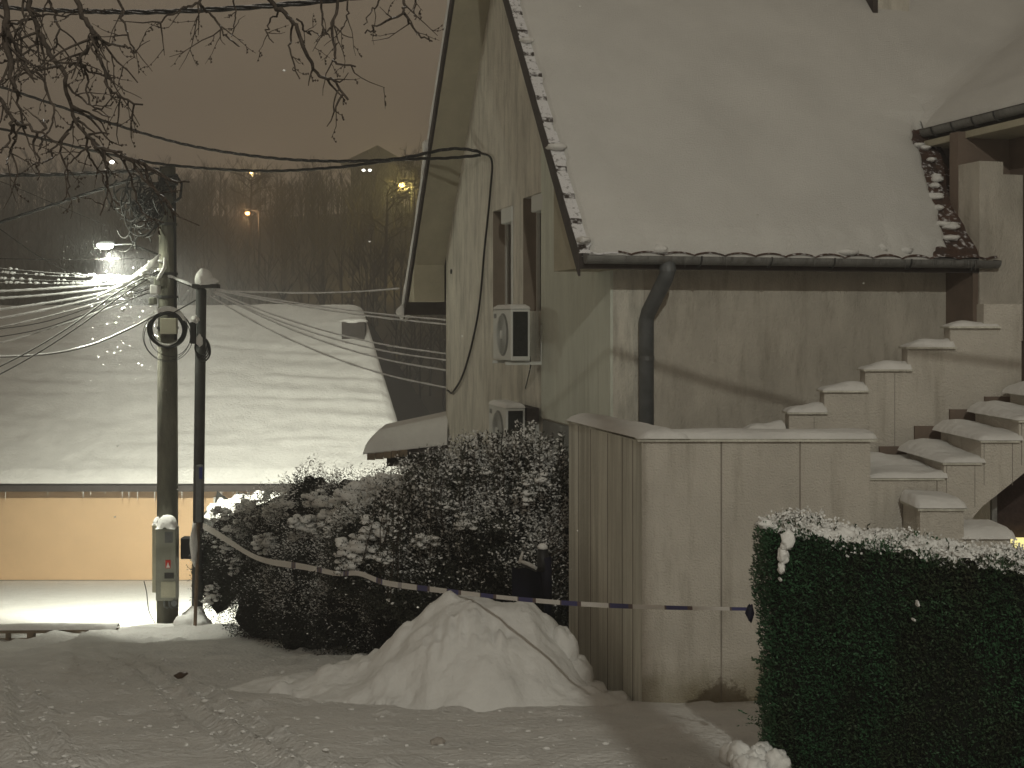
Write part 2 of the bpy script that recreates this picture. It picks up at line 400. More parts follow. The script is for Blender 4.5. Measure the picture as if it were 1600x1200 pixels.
# verge boards
m = MB()
for (a, b0, b1) in ((AL - .02, EB - .03, RB), (AL - .02, 8.13, RB)):
    m.prism([H(a, b0, zr(b0) + .03), H(a, b1, zr(b1) + .03), H(a, b1, zr(b1) - .17), H(a, b0, zr(b0) - .17)], H(.022, 0, 0) - H(0, 0, 0))
m.build('verge_board', M['board'], roof)
m = MB().prism([H(AR + .012, EB + .0, zr(EB) + .02), H(AR + .012, .72, zr(.72) + .05), H(AR + .012, .72, zr(.72) - .24), H(AR + .012, EB + .06, zr(EB) - .04)], H(.06, 0, 0) - H(0, 0, 0))
m.build('verge_board', M['board'], roof)
# soffits and box returns
m = MB()
m.prism([H(AL + .02, EB + .02, .455), H(AL + .02, .38, .455), H(AL + .02, .38, zr(.38) - .145), H(AL + .02, EB + .02, .462)], H(.475, 0, 0) - H(.02, 0, 0))
m.prism([H(AL + .02, 8.08, .27), H(AL + .02, 7.45, .27), H(AL + .02, 7.45, zr(7.45) - .16), H(AL + .02, 8.08, zr(8.08) - .16 if zr(8.08) > .45 else .29)], H(.474, 0, 0) - H(.02, 0, 0))
for (b0, b1) in ((.38, RB), (7.45, RB)):
    m.prism([H(AL + .02, b0, zr(b0) - .16), H(AL + .02, b1, zr(b1) - .16), H(AL + .02, b1, zr(b1) - .145), H(AL + .02, b0, zr(b0) - .145)], H(.475, 0, 0) - H(.02, 0, 0))
m.build('soffit', M['soffit'], house)
MB().box(.02, 3.6, EB + .03, -.003, .50, .515, H).build('front_soffit', M['soffit'], house)
MB().lathe(H(-.006, 6.95, .70), [(.035, -.01), (.035, .01)], 14, H(-1, 0, 0) - H(0, 0, 0)).build('vent_hole', M['black'], house)
# snow sheets
def sroot(d, w): return math.sqrt(max(0, min(1, d / w)))
def main_snow(u, v):
    a = AL + .02 + (3.74 - AL - .02) * u; b = EB - .02 + (RB + .02 - EB) * v
    al = AL + .10 + .03 * fbm(b * 2, 1, 2) ; 
    ar = 3.20 + (b - EB) * .30 + .05 * fbm(b * 3, 4, 2)
    bb = -.56 + .05 * fbm(a * 2.2, 7, 2.2) + .03 * abs(math.sin(math.pi * a / .3)) + .05 * sstep(1.2, 3.0, a)
    if a > 2.8: bb += .05 * sstep(2.8, 3.2, a)
    k = min(sroot(a - al, .30), sroot(b - bb, .16)); lo = 0
    if b < .74: k = min(k, sroot(ar - a, .45)); 
    out_ = a < al or b < bb or (b < .74 and a > ar)
    t = (.13 + .03 * fbm(a, b, .8, 3, 3)) * k + .055
    if out_: t = -.03
    if v == 0: t = -.015 + .05 * max(0, noise.noise(Vector((a * 5, 2, 3)))) + (0 if a < ar - .05 else -.05)
    return H(a, b, zr(b) + t)
MB().grid(190, 200, main_snow).build('roof_snow', M['roof_snow'], roof, True)
# thin broken snow left on the verge tiles
rng = random.Random(5); m = MB()
for i in range(8):
    b = EB + rng.random() * 4.05; a = AL + .03 + rng.random() * .12
    m.blob(H(a, b, zr(b) + .05), (.05 + .05 * rng.random(), .07 + .09 * rng.random(), .035), i, .3, 1.6, 2)
for i in range(12):
    a = -.2 + rng.random() * 3.3; b = EB - .01 + rng.random() * .09
    m.blob(H(a, b, zr(b) + .045), (.05 + .07 * rng.random(), .05, .035 + .02 * rng.random()), i + 90, .35, 1.8, 2)
for i in range(14):
    b = EB + .1 + rng.random() * .95; a = 3.22 + (b - EB) * .30 + rng.random() * .12
    m.blob(H(a, b, zr(b) + .05), (.05 + .05 * rng.random(), .09, .03), i + 150, .35, 1.8, 2)
m.build_each('verge_snow', M['snow'], roof, True)
# far verge: lip of snow and the tuft at its foot
m = MB(); pts = []
for i in range(40):
    b = 8.16 - (8.16 - RB) * i / 39; pts.append(H(AL - .01, b, zr(b) + .05 + .02 * fbm(b, 2, 2)))
m.tube(pts, [.03 + .02 * (fbm(i * .3, 5, 1) + .3) for i in range(40)], 6)
m.blob(H(AL + .0, 8.2, zr(8.2) + .02), (.10, .12, .13), 3, .3); m.blob(H(AL - .03, 6.3, zr(6.3) + .06), (.05, .1, .12), 4, .3)
m.build('verge_snow', M['snow'], roof, True)
# front gutter with brackets and icicles
m = MB(); n = 12; pf = [(math.cos(math.pi + math.pi * k / n) * .068, math.sin(math.pi + math.pi * k / n) ** 1 * .072) for k in range(n + 1)]
pf = [(-.076, 0)] + pf + [(.068, .02)]
vs = []; fs = []
for a in (AL + .03, 3.69):
    for (b, z) in pf: vs.append(H(a, EB - .075 + b, .562 + z))
k = len(pf)
fs = [(i, i + 1, k + i + 1, k + i) for i in range(k - 1)] + [tuple(range(k)), tuple(range(2 * k - 1, k - 1, -1))]
m.add(vs, fs); gut = m.build('gutter', M['gutter'], house)
for a in (.62, 1.30, 1.93, 2.72, 3.4):
    mm = MB(); q = [(math.cos(math.pi + math.pi * j / 8) * .076, math.sin(math.pi + math.pi * j / 8) * .093) for j in range(9)]
    mm.tube([H(a, EB - .075 + b, .566 + z) for b, z in q], .008, 4); mm.build('bracket', M['dark_metal'], gut)
rng = random.Random(11); m = MB()
for i in range(60):
    a = -.1 + 3.5 * rng.random() ** .8; L = .03 + .07 * rng.random() ** 2
    c = H(a, EB - .155, .56); m.tube([c, c - Vector((0, 0, L))], [.005, .001], 4)
m.build_each('icicle', M['gutter'], gut)
# downpipe
def fa(x): r = (x - 800) / F; return (WX - WY * r) / (DX[1] * r - DX[0])   # a on the front wall seen at x
a0 = .36; pts = [H(.33, EB - .06, .52), H(.33, EB - .06, .43), H(.327, EB - .03, .38), H(.295, -.13, .07), H(.291, -.09, .0), H(.291, -.09, -3)]
m = MB().tube(pts, .070, 14); dp = m.build('downpipe', M['pipe'], house, True)
for z in (-.35, .30): 
    c = H(.291, -.09, z) if z < 0 else H(.33, EB - .06, .45)
    MB().lathe(c, [(.074, -.02), (.074, .02)], 14, (0, 0, 1)).build('pipe_joint', M['pipe'], dp)
# windows in the gable
for (b0, b1, z0, z1) in (W1, W2):
    MB().box(.20, .24, b0, b1, z0, z1, H).build('window', M['pane'], house) if False else None
    wn = MB().box(.19, .21, b0 + .0, b1, z0, z1, H).build('window', M['pane'], house)
    f = MB(); f.box(.155, .188, b0, b0 + .06, z0, z1, H); f.box(.155, .188, b1 - .06, b1, z0, z1, H)
    f.box(.155, .188, b0 + .06, b1 - .06, z1 - .06, z1, H); f.box(.16, .188, (b0 + b1) / 2 - .03, (b0 + b1) / 2 + .03, z0, z1 - .06, H)
    f.build('frame', M['frame'], wn)
    MB().box(.003, .186, b1 - .006, b1 - .001, z0, z1, H).build('reveal', M['recess'], wn)
    MB().box(-.03, .15, b0 - .05, b0 + .42, z1 - .20, z1 - .01, H).build('shutter_box', M['frame'], wn, bevel=.02)
    MB().box(-.012, .0, b0 - .045, b0, z0, z1 - .2, H).build('trim', M['frame'], wn)
# canopy at the far corner
c = px(635, 700, 19.0)
m = MB(); 
m.prism([Vector((-2.10, 18.6, -2.02)), Vector((-.94, 18.6, -1.86)), Vector((-.94, 18.6, -1.72)), Vector((-2.10, 18.6, -1.95))], (0, 1.3, .0))
can = m.build('canopy_roof', M['board'], house)
m = MB()
for i in range(5): m.box(-2.10 + i * .118, -2.10 + i * .118 + .110, 18.55, 18.597, -2.03 + i * .012, -1.93 + i * .012)
m.build('canopy_tiles', M['kerb'], can)
m = MB().grid(44, 24, lambda u, v: Vector((-2.16 + 1.22 * u, 18.55 + 1.35 * v, -1.93 + .14 * u + (.27 + .12 * u) * min(sroot(u, .16), sroot(v, .20)))))
m.grid(44, 2, lambda u, v: Vector((-2.16 + 1.22 * u, 18.55, -1.95 + .14 * u + .02 * v)))
m.build('canopy_snow', M['snow'], can, True)
MB().box(-1.85, -.94, 18.9, 19.6, -2.16, -2.04).build('canopy_beam', M['board'], can)
# chimney foot high on the front slope
def on_roof(x, y):
    rx, rz = (x - 800) / F, (HOR - y) / F      # H(a,b,zr) on that ray
    A = np.array([[DX[0], GX[0], -rx], [DX[1], GX[1], -1], [0, SL, -rz]]); B = np.array([-WX, -WY, -(EZ - SL * EB)])
    return np.linalg.solve(A, B)[:2]
ca, cb = on_roof(1398, 46)
ch = MB().box(ca - .22, ca + .22, cb + .05, cb + .5, zr(cb) - .2, zr(cb) + 1.6, H).build('chimney', M['gable_plaster'], roof)
MB().box(ca - .28, ca - .215, cb + .0, cb + .6, zr(cb) + .1, zr(cb) + .9, H).build('flashing', M['board'], ch)
# wing at the right
WZ = 1.98; WS = .65
def zw(a): return WZ + WS * (a - 3.70)
m = MB(); m.prism([H(3.70, .706, WZ), H(8.96, 3.66, zw(8.96)), H(8.96, -2.6, zw(8.96)), H(3.70, -2.6, WZ)], (0, 0, -.12))
wr = m.build('wing_roof', M['board'], house)
def wing_snow(u, v):
    a = 3.67 + 5.2 * u ** 1.6; b = -2.6 + (RB + 2.6) * v
    k = 1 if b > .9 else sroot(a - 3.67, .3)
    if b > .72: k = max(k, sstep(.72, 1.4, b))
    z0, z1 = zr(min(b, RB)), zw(a); d = z0 - z1; s = .35
    z = max(z0, z1) + (max(0, s - abs(d)) ** 2) / (4 * s) * .9
    if b < .7: z = z1
    return H(a, b, z + .04 + (.14 + .03 * fbm(a, b, .8, 3, 3)) * k)
MB().grid(80, 150, wing_snow).build('wing_snow', M['roof_snow'], wr, True)
m = MB(); vs = []
for b in (.62, -2.6):
    for (q, z) in pf: vs.append(H(3.64 + q * .9, b, WZ - .01 + z))
m.add(vs, [(i, i + 1, k_, j_) for i, k_, j_ in [(i, len(pf) + i + 1, len(pf) + i) for i in range(len(pf) - 1)]] + [tuple(range(len(pf))), tuple(range(2 * len(pf) - 1, len(pf) - 1, -1))])
wg = m.build('wing_gutter', M['gutter'], house)
for b in (.40, .06, -.28, -.62):
    mm = MB(); mm.tube([H(3.64 + x * 1.0, b, WZ - .006 + z * 1.05) for x, z in q_] if False else [H(3.64 + math.cos(math.pi + math.pi * j / 8) * .07, b, WZ - .006 + math.sin(math.pi + math.pi * j / 8) * .093) for j in range(9)], .008, 4)
    mm.build('bracket', M['dark_metal'], wg)
MB().box(3.62, 4.1, -2.6, .60, WZ - .19, WZ - .125, H).build('wing_soffit', M['soffit'], house)
MB().box(3.535, 8.9, -.12, .02, -5.4, WZ - .13, H).build('wing_wall', M['brown'], house)
MB().box(4.12, 4.35, -2.5, -.122, -5.4, WZ - .13, H).build('wing_side_wall', M['brown'], house)
m = MB(); m.box(3.54, 4.02, -.46, -.122, -.2, 1.40, H); m.box(3.54, 3.80, -.46, -.122, 1.40, 1.52, H)
m.build('pilaster', M['plaster'], house)  # pale stepped block added for the lit patch of the wing wall
MB().box(3.48, 3.538, -.44, .3, -5, .47, H).build('corner_return', M['brown'], house)
# lower room under the stairs
MB().box(3.86, 4.4, 10.28, 10.33, -1.85, -1.2).build('service_door', M['door_mesh'], house)
lw = MB().box(3.92, 4.25, 10.20, 10.24, -1.96, -1.74).build('lit_window', M['lit'], house)
MB().box(4.09, 4.115, 10.18, 10.198, -1.96, -1.74).build('frame', M['dark_metal'], lw)

# ------------------------------------------------------------------ air conditioners
def ac(b0, z0, label, sc=1.0):
    t = thing('air_conditioner', label, 'air conditioner', H(-.3, b0 + .39, z0), 'outdoor air conditioning units on the gable wall')
    a0, a1, h = -.40, -.18, .56; b1 = b0 + .78
    MB().box(a0, a1, b0, b1, z0, z0 + h, H).build('casing', M['white_metal'], t, bevel=.018)
    ax = H(-1, 0, 0) - H(0, 0, 0); c = H(a0, b0 + .33, z0 + h * .5)
    mm = MB().lathe(c, [(.235, -.01), (.235, .004), (.20, .012), (.04, .016)], 30, ax); fg = mm.build('fan_grille', M['fan'], t)
    mm = MB()
    for k in range(8): 
        r = .045 + k * .024; mm.tube([c + ax * .02 + (H(0, math.cos(x), 0) - H(0, 0, 0)) * r + Vector((0, 0, math.sin(x) * r)) for x in [2 * math.pi * j / 24 for j in range(25)]], .0025, 3, False)
    mm.lathe(c, [(.05, .015), (.05, .026), (.01, .03)], 14, ax)
    mm.build('grille_rings', M['white_metal'], fg)
    MB().box(a0 + .025, a1 - .03, b0 - .006, b0 + .02, z0 + .05, z0 + h - .03, H).build('side_grille', M['grille'], t)
    MB().box(a0 - .004, a0 + .001, b0 + .62, b0 + .72, z0 + h - .1, z0 + h - .05, H).build('badge', M['fan'], t)
    for b in (b0 + .08, b1 - .12):
        mm = MB(); mm.box(a0 - .03, -.003, b, b + .04, z0 - .045, z0 - .012, H); mm.box(-.035, -.003, b, b + .04, z0 - .045, z0 + .38, H)
        mm.build('bracket', M['white_metal'], t)
    mm = MB().grid(16, 22, lambda u, v: H(a0 - .01 + (a1 - a0 + .02) * u, b0 - .01 + .8 * v, z0 + h + .05 * min(sroot(u, .2), sroot(1 - u, .2), sroot(v, .1), sroot(1 - v, .1))))
    mm.build('snow_cap', M['snow'], t, True)
    mm = MB().tube([H(a1 + .01, b0 + .05, z0 + .04), H(-.12, b0 + .2, z0 - .06), H(-.05, b0 + .55, z0 - .2), H(-.012, b0 + .8, z0 - .34)], .007, 6); mm.build('hose', M['cable_bare'], t, True)
    return t
ac(2.15, -.44, 'upper air conditioner under the two narrow windows, its dark side grille fully in view')
ac2 = ac(2.35, -1.52, 'lower air conditioner, half hidden behind the tips of the snowy leafy bush')
MB().box(-.17, -.04, 2.30, 3.2, -1.1, -.96, H).build('cover', M['board'], ac2)

# ------------------------------------------------------------------ terrace wall
TY = 9.5; TL = (.50, 11.25)
ter = thing('terrace_wall', 'tall plastered terrace wall with a thin snow cap, right of the snow heap', 'wall', (.964, TY, -2.9))
ZT = -.90
m = MB(); m.box(.964, 2.66, TY, TY + .28, -3.3, ZT); m.build('front_wall', M['terrace_plaster'], ter)
m = MB(); m.prism([Vector((.962, TY + .001, -4)), Vector((TL[0], TL[1], -4)), Vector((TL[0] + .28, TL[1], -4)), Vector((1.24, TY + .282, -4))], (0, 0, 4 + ZT - .001))
m.build('side_wall', M['stained_plaster'], ter)
m = MB(); m.box(.93, 2.70, TY - .035, TY + .30, ZT + .0, ZT + .022)
m.prism([Vector((.93, TY + .301, ZT)), Vector((TL[0] - .03, TL[1], ZT)), Vector((TL[0] + .3, TL[1], ZT)), Vector((1.26, TY + .301, ZT))], (0, 0, .022))
m.build('coping', M['stained_plaster'], ter)
def tsnow(u, v):
    x = .92 + 1.79 * u; k = sstep(0, .06, u) * min(sroot(v, .3), sroot(1 - v, .3), sroot(1 - u, .015)); return Vector((x, TY - .045 + .36 * v, ZT + .022 + (.055 + .012 * fbm(x, v, 1.5)) * k))
def tsnow2(u, v):
    y = TY - .03 + (TL[1] - TY + .03) * v; x0 = .935 + (TL[0] - .97) * (y - TY) / (TL[1] - TY); k = min(sroot(u, .3), sroot(1 - u, .3), sroot(1 - v, .03), sroot(v, .05))
    return Vector((x0 + .38 * u, y - .03, ZT + .024 + (.058 + .015 * fbm(u, y, 2)) * k))
m = MB().grid(90, 12, tsnow); m.grid(12, 60, tsnow2); m.build('snow_cap', M['snow'], ter, True)
m = MB()
for x in (1127, 1250): 
    X = (x - 800) / F * TY; m.box(X - .006, X + .006, TY - .002, TY + .01, -3.2, ZT - .005)
for f_ in (.10, .23, .42, .66, .84):
    X = .962 + (TL[0] - .962) * f_; Y = TY + (TL[1] - TY) * f_
    nrm = Vector((-(TL[1] - TY), (TL[0] - .962), 0)).normalized() * .0015; dd = Vector((TL[0] - .962, TL[1] - TY, 0)).normalized()
    m.prism([Vector((X, Y, -3.9)) + nrm, Vector((X, Y, -3.9)) + nrm + dd * .014, Vector((X, Y, -3.9)) + dd * .014 - nrm, Vector((X, Y, -3.9)) - nrm], (0, 0, 3.9 + ZT - .01))
m.build('panel_joints', M['seam'], ter)
# (drip stains are part of the plaster)

# ------------------------------------------------------------------ outside stairs
SF, SB = 9.56, 10.46
def sx(x): return (x - 800) / F * SF
stair = thing('staircase', 'outside stairs climbing to the right beside the terrace, thick snow on every tread', 'staircase', (sx(1355), SF, -2.9))
tr = [(1357, 1472, -1.195), (1475, 1531, -1.08), (1534, 1590, -.915), (1593, 1650, -.765), (1653, 1710, -.61), (1713, 1770, -.455)]
for i, (x0, x1, z) in enumerate(tr):
    X0, X1 = sx(x0) + (.012 if i == 0 else 0), sx(x1) + .014
    mm = MB(); lo = -3.0 if i == 0 else -1.55 + (i - 1) * .22
    if i == 0: mm.box(X0, X1, SF, SB, -3.0, z)
    elif i == 1: mm.prism([Vector((X0, SF + .004, z)), Vector((X1, SF + .004, z)), Vector((X1, SF + .004, -1.40)), Vector((X1 - .06, SF + .004, -1.47)), Vector((X0, SF + .004, -3.0))], (0, SB - SF, 0))
    else: mm.prism([Vector((X0, SF + .004 * i, z)), Vector((X1, SF + .004 * i, z)), Vector((X1, SF + .004 * i, -1.40 + .225 * (i - 1))), Vector((X0, SF + .004 * i, -1.40 + .225 * (i - 2)))], (0, SB - SF, 0))
    s_ = mm.build('step', M['terrace_plaster'], stair)
    MB().box(X0 - .015, X1 - .002, SF - .02, SB, z + .001, z + .018).build('tread_slab', M['stained_plaster'], s_)
    def ts(u, v, X0=X0, X1=X1, z=z, i=i):
        x = X0 - .03 - .05 * v + (X1 - X0 + .03 + .05 * v + (.02 if i < 5 else 0)) * u; y = SF - .03 + (SB - SF + .02) * v
        k = min(sroot(v, .07), sroot(u, .25)); hh = .035 + .035 * v + .045 * math.exp(-((v - .75) / .22) ** 2) * math.exp(-((u - .45) / .4) ** 2)
        return Vector((x, y, z + .018 + (hh + .02 * fbm(x * 3, y * 3, 1, 3, i)) * k))
    mm = MB().grid(26, 40, ts); mm.build('tread_snow', M['snow'], s_, True)
    for xs in (X1 - .05, X0 + .02 if i else X0 + .9 * (X1 - X0)):
        MB().box(xs - .002, xs + .002, SF - .003 + .004 * i, SF + .01 + .004 * i, z - .32 if i else -2.9, z - .006).build('stain', M['seam'], s_)  # thin dark vertical line near each end of the step face
# low pier and kerb in front of the stairs
m = MB().box(sx(1437) * .955, sx(1505) * .955, 9.12, 9.52, -3, -1.36); pier = m.build('pier', M['terrace_plaster'], stair)
MB().box(sx(1437) * .955 - .02, sx(1505) * .955 + .02, 9.1, 9.52, -1.359, -1.338).build('coping', M['stained_plaster'], pier)
X0_, X1_ = sx(1435) * .955 - .02, sx(1505) * .955 + .025
MB().grid(24, 14, lambda u, v: Vector((X0_ + (X1_ - X0_) * u, 9.09 + .42 * v, -1.337 + (.06 + .02 * (1 - u)) * min(sroot(u, .1), sroot(1 - u, .1), sroot(v, .3))))).build('snow_cap', M['snow'], pier, True)
m = MB().box(3.22, 3.56, 9.14, 9.5, -3, -1.56); lk = m.build('low_wall', M['terrace_plaster'], stair)
MB().grid(24, 14, lambda u, v: Vector((3.20 + .40 * u, 9.11 + .42 * v, -1.56 + .075 * min(sroot(u, .1), sroot(1 - u, .1), sroot(v, .3))))).build('snow_cap', M['snow'], lk, True)
MB().box(3.75, 3.79, 10.0, 10.04, -2.9, -1.2).build('door_post', M['gutter'], stair)
MB().box(3.30, 3.86, 10.24, 10.27, -2.9, -1.1).build('under_stair_wall', M['stained_plaster'], stair)

# ------------------------------------------------------------------ stepped parapet behind the stairs
PY = 10.62
par = thing('stepped_parapet', 'stepped plaster parapet rising to the right against the house, snow on each step', 'wall', (2.0, PY, -2.9))
cp = [(1165, 1229, 676), (1229, 1293, 647), (1284, 1357, 613), (1348, 1425, 580), (1414, 1492, 545), (1481, 1562, 513), (1533, 1596, 475)]
def qx(x): return (x - 800) / F * PY
def qz(y): return (HOR - y) / F * PY
for i, (x0, x1, y) in enumerate(cp):
    nx_ = cp[i + 1][0] if i < 6 else x1
    mm = MB().box(qx(x0 + 4), qx(nx_ + 4) if i < 6 else qx(x1), PY, PY + .16, -3.2, qz(y)); sg = mm.build('wall_step', M['terrace_plaster'] if i else M['plaster'], par)
    if i < 6:
        MB().box(qx(x0), qx(x1 if i < 6 else x1 + 1), PY - .03 - .002 * i, PY + .19, qz(y) + .001, qz(y) + .016).build('coping', M['stained_plaster'], sg)
        if i == 6: continue
        def cs(u, v, x0=qx(x0), x1=qx(x1), z=qz(y), i=i):
            k = min(sroot(u, .35), sroot(1 - u, .06), sroot(v, .4), sroot(1 - v, .3)); return Vector((x0 + (x1 - x0) * u, PY - .035 + .22 * v, z + .016 + (.03 + .045 * u ** .5 + .008 * math.sin(u * 9 + i)) * (k if i < 5 else k * (1 - .6 * u))))
        MB().grid(30, 12, cs).build('snow_cap', M['snow'], sg, True)
# dark stepped band that follows the treads
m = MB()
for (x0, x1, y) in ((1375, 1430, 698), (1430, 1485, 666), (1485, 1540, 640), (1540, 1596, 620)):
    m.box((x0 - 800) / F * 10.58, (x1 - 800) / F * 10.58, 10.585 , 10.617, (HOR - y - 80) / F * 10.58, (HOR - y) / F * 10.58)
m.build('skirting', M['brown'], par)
m = MB()
for x, y0 in ((1398, 583), (1272, 652)): m.box(qx(x) - .002, qx(x) + .002, PY - .003, PY + .01, -1.1, qz(y0))
m.build('joint', M['seam'], par)

# ------------------------------------------------------------------ ploughed snow heap
pile = thing('snow_heap', 'big heap of ploughed snow against the dark bushes, under the striped tape', 'snow heap', (-.2, 9.6, -2.9))
def pile_h(x, y):
    wx = x + .10 * fbm(x, y, 1.3, 3, 21); wy = y + .10 * fbm(x, y, 1.3, 3, 22)
    def dome(cx, cy, rx, ry, h):
        d = math.hypot((wx - cx) / rx, (wy - cy) / ry); return h * (1 - d) ** 1.0 * (1 + .85 * d) if d < 1 else 0
    h = 0; q = 0
    for c in ((-.26, 10.1, .96, 1.0, .75), (.02, 9.95, .62, .8, .30), (-.60, 10.1, .85, .85, .36), (-1.05, 10.2, .75, .8, .24), (-1.6, 10.6, .8, .7, .13), (.45, 9.75, .5, .55, .15), (-.45, 9.8, .9, .62, .22), (.2, 9.65, .7, .5, .14)):
        q += dome(*c) ** 2.6
    h = q ** (1 / 2.6)
    if h > .02: h += .022 * abs(noise.noise(Vector((x * 9, y * 9, h * 9)))) + .014 * noise.noise(Vector((x * 19, y * 19, h * 14)))
    if h > 0:
        e = min(1, h / .15)
        h += e * (.075 * fbm(x, y, 1.7, 5, 23) + .03 * abs(noise.noise(Vector((x * 5, y * 5, 1)))) )
        r = sstep(9.35, 9.5, y) * (1 - sstep(9.62, 9.85, y)) * sstep(-.75, -.55, x) * (1 - sstep(-.1, .1, x))
        h += r * .025 * math.sin(x * 62 + 3 * noise.noise(Vector((x * 4, y * 4, 0)))) 
        for cx, cy, q, s_ in CLODS:
            d = ((x - cx) ** 2 + (y - cy) ** 2) / (s_ * s_)
            if d < 4: h += q * math.exp(-d * d)
    return h
crng = random.Random(8)
CLODS = [(-2 + 2.6 * crng.random(), 9.1 + 1.3 * crng.random(), .01 + .03 * crng.random(), .06 + .08 * crng.random()) for i in range(75)]
V = []; xs = np.arange(-2.7, 1.0, .028); ys = np.arange(8.9, 11.6, .028)
for y in ys:
    for x in xs:
        h = pile_h(x, y); V.append((x, y, gz(x, y) - .03 + (h if h > 0 else -.03)))
I = np.arange(len(V)).reshape(len(ys), len(xs)); Q = np.stack([I[:-1, :-1], I[:-1, 1:], I[1:, 1:], I[1:, :-1]], -1).reshape(-1, 4)
np_mesh('heaped_snow', V, Q, M['snow'], pile, True)
sp2 = thing('snow_clump', 'rounded clump of snow beside the dark post, right of the big heap', 'snow clump', (.42, 9.9, -2.9))
m = MB().blob((.40, 9.95, -2.62), (.13, .16, .24), 4, .18, 1.2, 4); m.blob((.50, 9.85, -2.74), (.13, .14, .15), 7, .2, 1.5, 4); m.blob((.62, 9.75, -2.84), (.11, .15, .09), 8, .3, 1.5, 3)
m.blob((.78, 9.62, -2.86), (.10, .12, .07), 9, .3, 1.8, 3)
m.build('packed_snow', M['snow'], sp2, True)

# stones and clods
def clod(name, x, y, r, label, cat, mt, seed):
    Y = 1.035 / ((y - HOR) / F - .189); X = (x - 800) / F * Y
    z = gz(X, Y)
    o = MB().blob((X, Y, z + r * .35), (r, r * .8, r * .62), seed, .35, 1.6, 3).build(name, mt, None, True); return tag(o, label, cat)
clod('stone', 733, 1100, .075, 'round brown stone capped with snow at the foot of the big heap', 'stone', M['stone'], 1)
clod('ice_clod', 684, 1157, .04, 'small jagged lump of dirty ice alone on the trodden snow below the stone', 'clod', M['dirty_snow'], 2)
clod('ice_clod', 285, 1058, .06, 'dark flat clod in the road snow below the concrete pole', 'clod', M['stone'], 3)

# ------------------------------------------------------------------ shrubs
def fuzz(name, blobs, n, L, W, mt, parent, rng, snowm=None, up=.35, shell=.75, shoot=0, snow_frac=.35):
    """leaves on twiglets round ellipsoid shells; snowy ones go to a second mesh"""
    P = []; N = []
    wts = np.array([b[3] * b[4] + b[3] * b[5] for b in blobs]); wts = wts / wts.sum()
    for b, wt in zip(blobs, wts):
        k = int(n * wt); d = rng.normal(size=(k, 3)); d /= np.linalg.norm(d, axis=1)[:, None]
        d[:, 1] = np.where((d[:, 1] > .3) & (rng.random(k) < .6), -d[:, 1], d[:, 1])
        r = shell + (1.12 - shell) * rng.random(k) ** .8
        lump = 1 + .16 * np.sin(d[:, 0] * 7 + b[0] * 9) * np.cos(d[:, 2] * 6 + b[1] * 5)
        c = np.array(b[:3]); R_ = np.array(b[3:6])
        P.append(c + d * R_ * (r * lump)[:, None]); N.append(d + np.array([0, 0, up]) + rng.normal(size=(k, 3)) * .45)
    P = np.concatenate(P); N = np.concatenate(N)
    return P, N
def shrub_parts(root, blobs, nleaf, L, W, leafm, rng, snow_frac, up, clumps, twig=6):
    P, N = fuzz('', blobs, nleaf // twig, L, W, leafm, root, rng, up=up)
    # each seed becomes a small spray of leaves along a twig
    Nn = N / np.linalg.norm(N, axis=1)[:, None]
    PP = []; NN = []
    for k in range(twig):
        PP.append(P + Nn * (L * .75 * k) + rng.normal(size=P.shape) * L * .22); NN.append(Nn + rng.normal(size=P.shape) * .75)
    PP = np.concatenate(PP); NN = np.concatenate(NN)
    zc = PP[:, 2]; upn = np.tile(Nn[:, 2], twig)
    # clumpy snow mask: lies on tops and thins towards the bottom
    f = np.array([noise.noise(Vector((p[0] * 2.6, p[1] * 2.6, p[2] * 2.6))) for p in PP])
    zl, zh = zc.min(), zc.max(); hw = np.clip((zc - zl - .28 * (zh - zl)) / (.42 * (zh - zl)), .04, 1)
    snow_frac = snow_frac * hw
    cl = np.clip((f + .12 + .22 * upn) / .22, 0, 1)
    sm = (rng.random(len(PP)) < np.clip(snow_frac * (.25 + 2.6 * cl), 0, .88) * np.clip(.5 + upn, .15, 1))
    fr = (~sm) & (rng.random(len(PP)) < np.clip(.75 * hw * (.35 + cl), 0, .85)); dk = (~sm) & (~fr)
    V, Q = leaves(PP[dk], NN[dk], L * (.7 + .6 * rng.random(dk.sum())), W, rng); np_mesh('foliage', V, Q, leafm, root)
    V, Q = leaves(PP[fr], NN[fr], L * (.7 + .6 * rng.random(fr.sum())), W, rng); np_mesh('frosted_foliage', V, Q, M['frosted'], root)
    Ns = NN[sm] * np.array([1, 1, .45]); V, Q = leaves(PP[sm] + np.array([0, 0, .004]), Ns, L * .95, W * 1.15, rng); np_mesh('snowy_twigs', V, Q, M['snow'], root)
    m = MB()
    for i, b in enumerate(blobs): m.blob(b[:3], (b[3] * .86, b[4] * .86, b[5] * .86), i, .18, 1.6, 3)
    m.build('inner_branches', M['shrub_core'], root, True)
    if clumps:
        PK = []
        for i, (x, y, Y, rx, rz) in enumerate(clumps):
            c = px(x, y, Y + ((1.9 if x <= 400 else 1.3 if x < 480 else .6) - .75 if root is s1 else -.25)); m = MB(); rq = random.Random(i * 7 + len(clumps)); Pk = []
            for k in range(26):
                a_ = rq.random() * 6.283; q_ = math.sqrt(rq.random()) * 1.1; rb = rx * (.16 + .22 * rq.random()) * (1.25 - .5 * q_)
                p_ = c + Vector((math.cos(a_) * rx * q_, -.2 * rx + (rq.random() - .5) * rx, math.sin(a_) * rz * q_)); m.blob(p_, (rb * 1.25, rb, rb * .62), k, .4, 2.2, 2)
                for w_ in range(9): Pk.append(p_ + Vector((rq.gauss(0, rb), -rb * .8, rq.gauss(0, rb * .7))))
            m.build('snow_patch', M['snow'], root, True)
            PK += Pk
        PK = np.array(PK); V, Q = leaves(PK, rng.normal(size=PK.shape) + np.array([0, -.3, .6]), L, W * .8, rng); np_mesh('twig_tips', V, Q, leafm, root)
